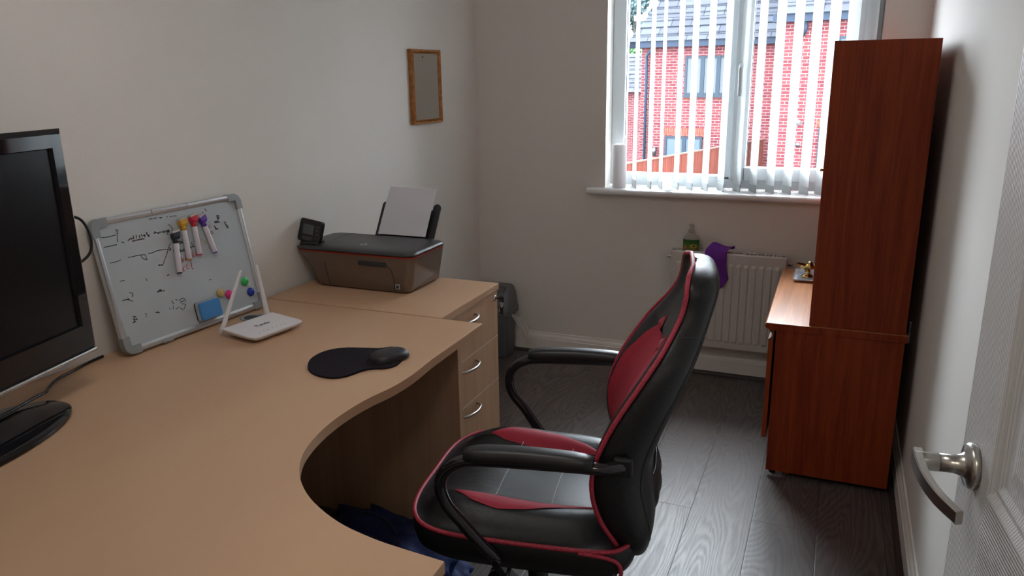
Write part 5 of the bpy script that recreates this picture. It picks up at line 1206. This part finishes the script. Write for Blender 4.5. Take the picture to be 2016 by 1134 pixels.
# ================================================================== OUTSIDE
GZ = -2.60
bm = BM(); box(bm, -60, 60, 0.8, 90, GZ - 0.2, GZ); struct(obj('ground', bm, noise_mat('pale_paving', (0.0389, 0.0369, 0.033), (0.0505, 0.0486, 0.0428), 1.5, 0.9, spec=0.02)))
red1 = brick_material('red_brick', (0.056, 0.0155, 0.0165), (0.036, 0.0085, 0.0105), (0.092, 0.068, 0.070), 0.225, 0.082)
soldier = brick_material('orange_soldier_course', (0.058, 0.0175, 0.0125), (0.050, 0.0140, 0.0100), (0.075, 0.045, 0.038), 0.30, 0.075, True)
slate = slate_material(); fascia = mat('slate_blue_fascia', (0.0099, 0.0138, 0.0216), 0.5, 0, 0.03); gframe = mat('anthracite_window_frame', (0.0116, 0.016, 0.0216), 0.4, 0, 0.03)
blindm = mat('white_window_blind', (0.036, 0.041, 0.045), 0.7, 0, 0.03); darkglass = mat('dim_window_glass', (0.0282, 0.0381, 0.0496), 0.3, 0, 0.05)
ang = math.radians(-9)        # the houses stand turned a little; local +X to the right along the front, -Y to us
hA = thing('brick_house', 'red brick house across the street with grey tiled hipped roof and dark drainpipe', 'house', (-3.99, 20.40, GZ), ang)
EZ = 2.24 - GZ                 # eaves above ground
bm = BM(); box(bm, 0, 4.28, 0, 6, 0, EZ); obj('brick_wall', bm, red1, hA)
bm = BM(); box(bm, -0.28, 4.25, -0.30, -0.05, EZ - 0.02, EZ + 0.20); box(bm, -0.28, -0.03, -0.30, 6, EZ - 0.02, EZ + 0.20); obj('fascia', bm, fascia, hA)
bm = BM()
def rq(bm, pts): bm.faces.new([bm.verts.new(p) for p in pts])
rt_, rr = 4.2, 3.0
rq(bm, [(-0.32, -0.36, EZ + 0.16), (4.3, -0.36, EZ + 0.16), (4.3, 3.0, EZ + rt_), (1.7, 3.0, EZ + rt_)])
rq(bm, [(-0.32, -0.36, EZ + 0.16), (1.7, 3.0, EZ + rt_), (-0.32, 6.4, EZ + 0.16)])
rq(bm, [(4.3, 6.4, EZ + 0.16), (-0.32, 6.4, EZ + 0.16), (1.7, 3.0, EZ + rt_), (4.3, 3.0, EZ + rt_)])
bmesh.ops.recalc_face_normals(bm, faces=bm.faces[:])
obj('tiled_roof', bm, slate, hA)
# proud shadow edge of each tile course
bm = BM()
for k in range(1, 22):
    t = k * 0.2 / (rt_ - 0.16); z = EZ + 0.16 + t * (rt_ - 0.16); y = -0.36 + t * 3.36; x0 = -0.32 + 2.02 * t
    box(bm, x0, 4.28, y - 0.035, y + 0.01, z - 0.012, z + 0.016)
    box(bm, x0 - 0.02, x0 + 0.04, y, 6.4 - t * 3.4, z - 0.012, z + 0.016)
obj('tile_course_edges', bm, slate, hA)
def house_window(hs, name, x0, x1, z0, z1, n, pane_m, yf=-0.02, reveal=True):
    bm = BM(); f = 0.065; z0 -= GZ; z1 -= GZ
    box(bm, x0, x1, yf - 0.03, yf + 0.02, z0, z0 + f); box(bm, x0, x1, yf - 0.03, yf + 0.02, z1 - f, z1)
    for k in range(n + 1):
        xc = x0 + (x1 - x0 - f) * k / n; box(bm, xc, xc + f + (0.05 if 0 < k < n else 0), yf - 0.04, yf + 0.02, z0, z1)
    box(bm, x0 - 0.06, x1 + 0.06, yf - 0.08, yf + 0.02, z0 - 0.06, z0)
    w = obj(name, bm, gframe, hs)
    bm = BM(); box(bm, x0 + 0.03, x1 - 0.03, yf - 0.012, yf - 0.004, z0 + 0.03, z1 - 0.03); obj('window_pane', bm, pane_m, w)
    return w
house_window(hA, 'window', 1.40, 2.88, 0.84, 1.95, 3, blindm)
house_window(hA, 'window', 0.85, 2.02, -1.55, -0.38, 2, darkglass)
bm = BM(); box(bm, 1.30, 2.98, -0.012, 0.02, 0.70 - GZ, 0.60 + 0.02 - GZ + 0.12); box(bm, 0.75, 2.15, -0.012, 0.02, -0.36 - GZ, -0.13 - GZ); obj('soldier_course', bm, soldier, hA)
bm = BM(); tube(bm, [(0.42, -0.18, EZ - 0.02), (0.20, -0.10, EZ - 0.25), (0.20, -0.08, EZ - 0.6), (0.20, -0.08, 0.1)], 0.045, 10); obj('drainpipe', bm, fascia, hA)
bm = BM(); lathe(bm, [(0, 0), (0.05, 0), (0.07, 0.18), (0.04, 0.24), (0.0, 0.25)], 10, (0.56, -0.14, -0.98 - GZ)); box(bm, 0.53, 0.59, -0.16, 0, -0.78 - GZ, -0.72 - GZ); obj('wall_lantern', bm, M['blackplastic'], hA)

hB = thing('brick_house', 'nearer red brick gable house at the right of the window view with white wall camera', 'house', (0.34, 17.10, GZ), ang)
EB = 2.66 - GZ
bm = BM(); box(bm, 0, 6.0, 0, 2.2, 0, EB); obj('brick_wall', bm, red1, hB)
bm = BM(); box(bm, -0.25, 6.2, -0.28, -0.04, EB - 0.04, EB + 0.16); box(bm, -0.15, -0.02, -0.28, 2.2, EB - 0.04, EB + 0.16); obj('fascia', bm, fascia, hB)
bm = BM()
rq(bm, [(-0.15, -0.34, EB + 0.14), (6.4, -0.34, EB + 0.14), (6.4, 2.3, EB + 2.8), (-0.15, 2.3, EB + 2.8)])
rq(bm, [(-0.15, -0.34, EB + 0.14), (-0.15, 2.3, EB + 2.8), (-0.15, 2.3, EB + 0.14)])
rq(bm, [(-0.15, 2.3, EB + 2.8), (6.4, 2.3, EB + 2.8), (6.4, 2.3, EB + 0.14), (-0.15, 2.3, EB + 0.14)])
bmesh.ops.recalc_face_normals(bm, faces=bm.faces[:])
obj('tiled_roof', bm, slate, hB)
bm = BM()
for k in range(1, 13):
    t = k * 0.2 / 2.66; z = EB + 0.14 + t * 2.66; y = -0.34 + t * 2.64; box(bm, -0.15, 6.4, y - 0.035, y + 0.01, z - 0.012, z + 0.016)
obj('tile_course_edges', bm, slate, hB)
house_window(hB, 'window', 0.98, 2.1, -1.9, 0.14, 1, darkglass)
house_window(hB, 'window', 1.22, 2.7, 0.9, 2.26, 2, darkglass)
bm = BM(); box(bm, 0.90, 2.3, -0.012, 0.02, 0.15 - GZ, 0.34 - GZ); obj('soldier_course', bm, soldier, hB)
bm = BM(); tube(bm, [(0.50, -0.16, EB - 0.03), (0.50, -0.12, EB - 0.22), (0.42, -0.07, EB - 0.36)], 0.045, 10); obj('drainpipe', bm, fascia, hB)
bm = BM(); lathe(bm, [(0, 0), (0.055, 0), (0.055, 0.02), (0, 0.02)], 14); xform(bm, Matrix.Translation((0.50, 0.0, -0.30 - GZ)) @ Matrix.Rotation(PI / 2, 4, 'X')); obj('air_vent', bm, M['blackplastic'], hB)
sc_ = thing('security_camera', 'small white security camera on the brick wall of the nearer house', 'camera', (0.34 + 0.46 * math.cos(ang), 17.10 + 0.46 * math.sin(ang) - 0.006, 0.27), ang)
wht = mat('white_camera_shell', (0.0583, 0.0583, 0.0603), 0.4, 0, 0.03)
bm = BM(); tube(bm, [(0, 0, 0), (0.0, -0.07, 0.0), (0.03, -0.09, -0.01)], 0.02, 8); obj('bracket', bm, wht, sc_)
bm = BM(); tube(bm, [(-0.05, -0.08, 0.03), (0.09, -0.14, -0.03)], 0.055, 12); tube(bm, [(0.09, -0.14, -0.03), (0.092, -0.141, -0.031)], 0.04, 12); obj('camera_barrel', bm, wht, sc_)

# timber fence running away from us to the house corner
f0, f1 = Vector((-2.55, 12.0, 0)), Vector((-0.20, 19.60, 0))
fd = (f1 - f0).normalized(); fn = Vector((fd.y, -fd.x, 0)); ft = -0.36
fe = thing('garden_fence', 'reddish timber board fence running across the garden to the brick house', 'fence', (f0.x, f0.y, GZ), math.atan2(fd.y, fd.x))
Lf = (f1 - f0).length; fm = wood_mat('red_brown_timber', (0.0413, 0.011, 0.0077), (0.0584, 0.0182, 0.0134), 'z', 0.8, 0.3, 0.02)
nb = 84
bm = BM(); rnd = random.Random(3)
for k in range(nb):
    x = Lf * k / nb; box(bm, x, x + Lf / nb * 0.93, -0.012 + rnd.uniform(-0.004, 0.004), 0.012, 0, ft - GZ - 0.03)
b_ = obj('boards', bm, fm, fe)
bm = BM(); box(bm, -0.02, Lf, -0.03, 0.03, ft - GZ - 0.03, ft - GZ); lab(obj('capping_rail', bm, mat('pale_capping', (0.0631, 0.0389, 0.0316), 0.7, 0, 0.03), fe), 'pale capping rail')
for k in range(5): 
    bm = BM(); x = Lf * k / 4.02; box(bm, x, x + 0.09, 0.012, 0.10, 0, ft - GZ - 0.04); obj('post', bm, fm, fe)
# low garden wall at the left of the fence
bm = BM(); box(bm, -5.2, -2.72, 14.6, 14.8, GZ, -1.25); box(bm, -5.2, -2.70, 14.57, 14.83, -1.25, -1.17); gw = obj('garden_wall', bm, mat('sandstone', (0.0535, 0.0438, 0.034), 0.9, 0, 0.03)); tag(gw, 'low pale stone garden wall at the left foot of the window view', 'wall')
# distant house and trees
hC = thing('distant_house', 'small distant brick house with grey roof at the left edge of the window', 'house', (-7.6, 33.0, GZ), math.radians(-6))
bm = BM(); box(bm, -6, 3.2, 0, 6, 0, 3.35); obj('brick_wall', bm, red1, hC)
bm = BM(); rq(bm, [(-6.2, -0.3, 3.25), (3.4, -0.3, 3.25), (3.4, 3.0, 5.05), (-6.2, 3.0, 5.05)]); rq(bm, [(-6.2, 6.3, 3.25), (3.4, 6.3, 3.25), (3.4, 3.0, 5.05), (-6.2, 3.0, 5.05)]); bmesh.ops.recalc_face_normals(bm, faces=bm.faces[:]); obj('tiled_roof', bm, slate, hC)
bm = BM()
for k in range(1, 9):
    t = k / 9; box(bm, -6.2, 3.4, -0.33 + 3.3 * t, -0.28 + 3.3 * t, 3.25 + 1.8 * t - 0.01, 3.27 + 1.8 * t + 0.02)
obj('tile_course_edges', bm, slate, hC)
leafm = noise_mat('tree_leaves', (0.022, 0.050, 0.022), (0.050, 0.090, 0.040), 3, 0.8, spec=0.02)
leafb = noise_mat('blue_green_pine_leaves', (0.030, 0.050, 0.052), (0.055, 0.080, 0.082), 3, 0.8, spec=0.02)
barkm = noise_mat('grey_bark', (0.0175, 0.0166, 0.0156), (0.0253, 0.0233, 0.0214), 12, 0.9, spec=0.02)
def leaves(bm, c, r, n, s, rg, sq=(1, 1, 0.7)):
    for _ in range(n):
        while True:
            p = Vector((rg.uniform(-1, 1), rg.uniform(-1, 1), rg.uniform(-1, 1)))
            if p.length <= 1: break
        q = Vector(c) + Vector((p.x * r * sq[0], p.y * r * sq[1], p.z * r * sq[2])); a = Vector((rg.gauss(0, 1), rg.gauss(0, 1), rg.gauss(0, 1))).normalized(); b = a.orthogonal().normalized(); c2 = a.cross(b)
        k = s * rg.uniform(0.6, 1.3); bm.faces.new([bm.verts.new(q + b * k), bm.verts.new(q + c2 * k * 0.6), bm.verts.new(q - b * k), bm.verts.new(q - c2 * k * 0.6)])
def tree(label, loc, h, crowns, trunk_pts, lm, leaf_n, ls, seed):
    rg = random.Random(seed); t = thing('tree', label, 'tree', loc)
    bm = BM()
    for P in trunk_pts: tube(bm, catmull(P, 4), [0.16 * (1 - 0.7 * i / (4 * (len(P) - 1))) for i in range(4 * (len(P) - 1) + 1)], 8)
    obj('trunk', bm, barkm, t)
    bm = BM()
    for c, r in crowns: leaves(bm, c, r, int(leaf_n * r), ls, rg)
    f_ = obj('foliage', bm, lm, t); f_['kind'] = 'stuff'; return t
tree('tall thin pine with bluish loose crown rising behind the distant house', (-10.9, 47.0, GZ), 9, [((0, 0, 8.3), 1.0), ((-0.9, 0, 7.4), 0.9), ((1.1, 0, 9.3), 1.1), ((0.3, 0.5, 6.9), 0.6), ((2.1, 0, 8.9), 0.9), ((-1.6, 0, 8.0), 0.8), ((1.6, 0, 7.6), 0.7)], [[(0.4, 0, 0), (0.3, 0, 4), (0.0, 0, 7), (-0.3, 0, 8.4)], [(0.3, 0, 5), (0.9, 0, 7), (1.4, 0, 9)]], leafb, 700, 0.15, 5)
tree('leafy green tree standing just behind the distant house roof', (-9.9, 42.5, GZ), 6, [((0, 0, 4.9), 1.1), ((1.1, 0.3, 5.1), 0.9), ((-1.2, 0, 5.1), 1.0)], [[(0, 0, 0), (0, 0, 3), (0.1, 0, 4.6)]], leafm, 1500, 0.16, 6)
rg = random.Random(9)
sh = thing('garden_shrub', 'leafy green shrub beside the garden wall at the left foot of the window', 'shrub', (-4.55, 16.6, GZ))
bm = BM(); leaves(bm, (0, 0, 0.75), 0.75, 900, 0.06, rg, (1.1, 0.8, 1)); f_ = obj('foliage', bm, leafm, sh); f_['kind'] = 'stuff'
bm = BM(); tube(bm, [(0, 0, 0), (0.02, 0, 0.5), (0.1, 0, 0.9)], 0.03, 6); obj('stem', bm, barkm, sh)
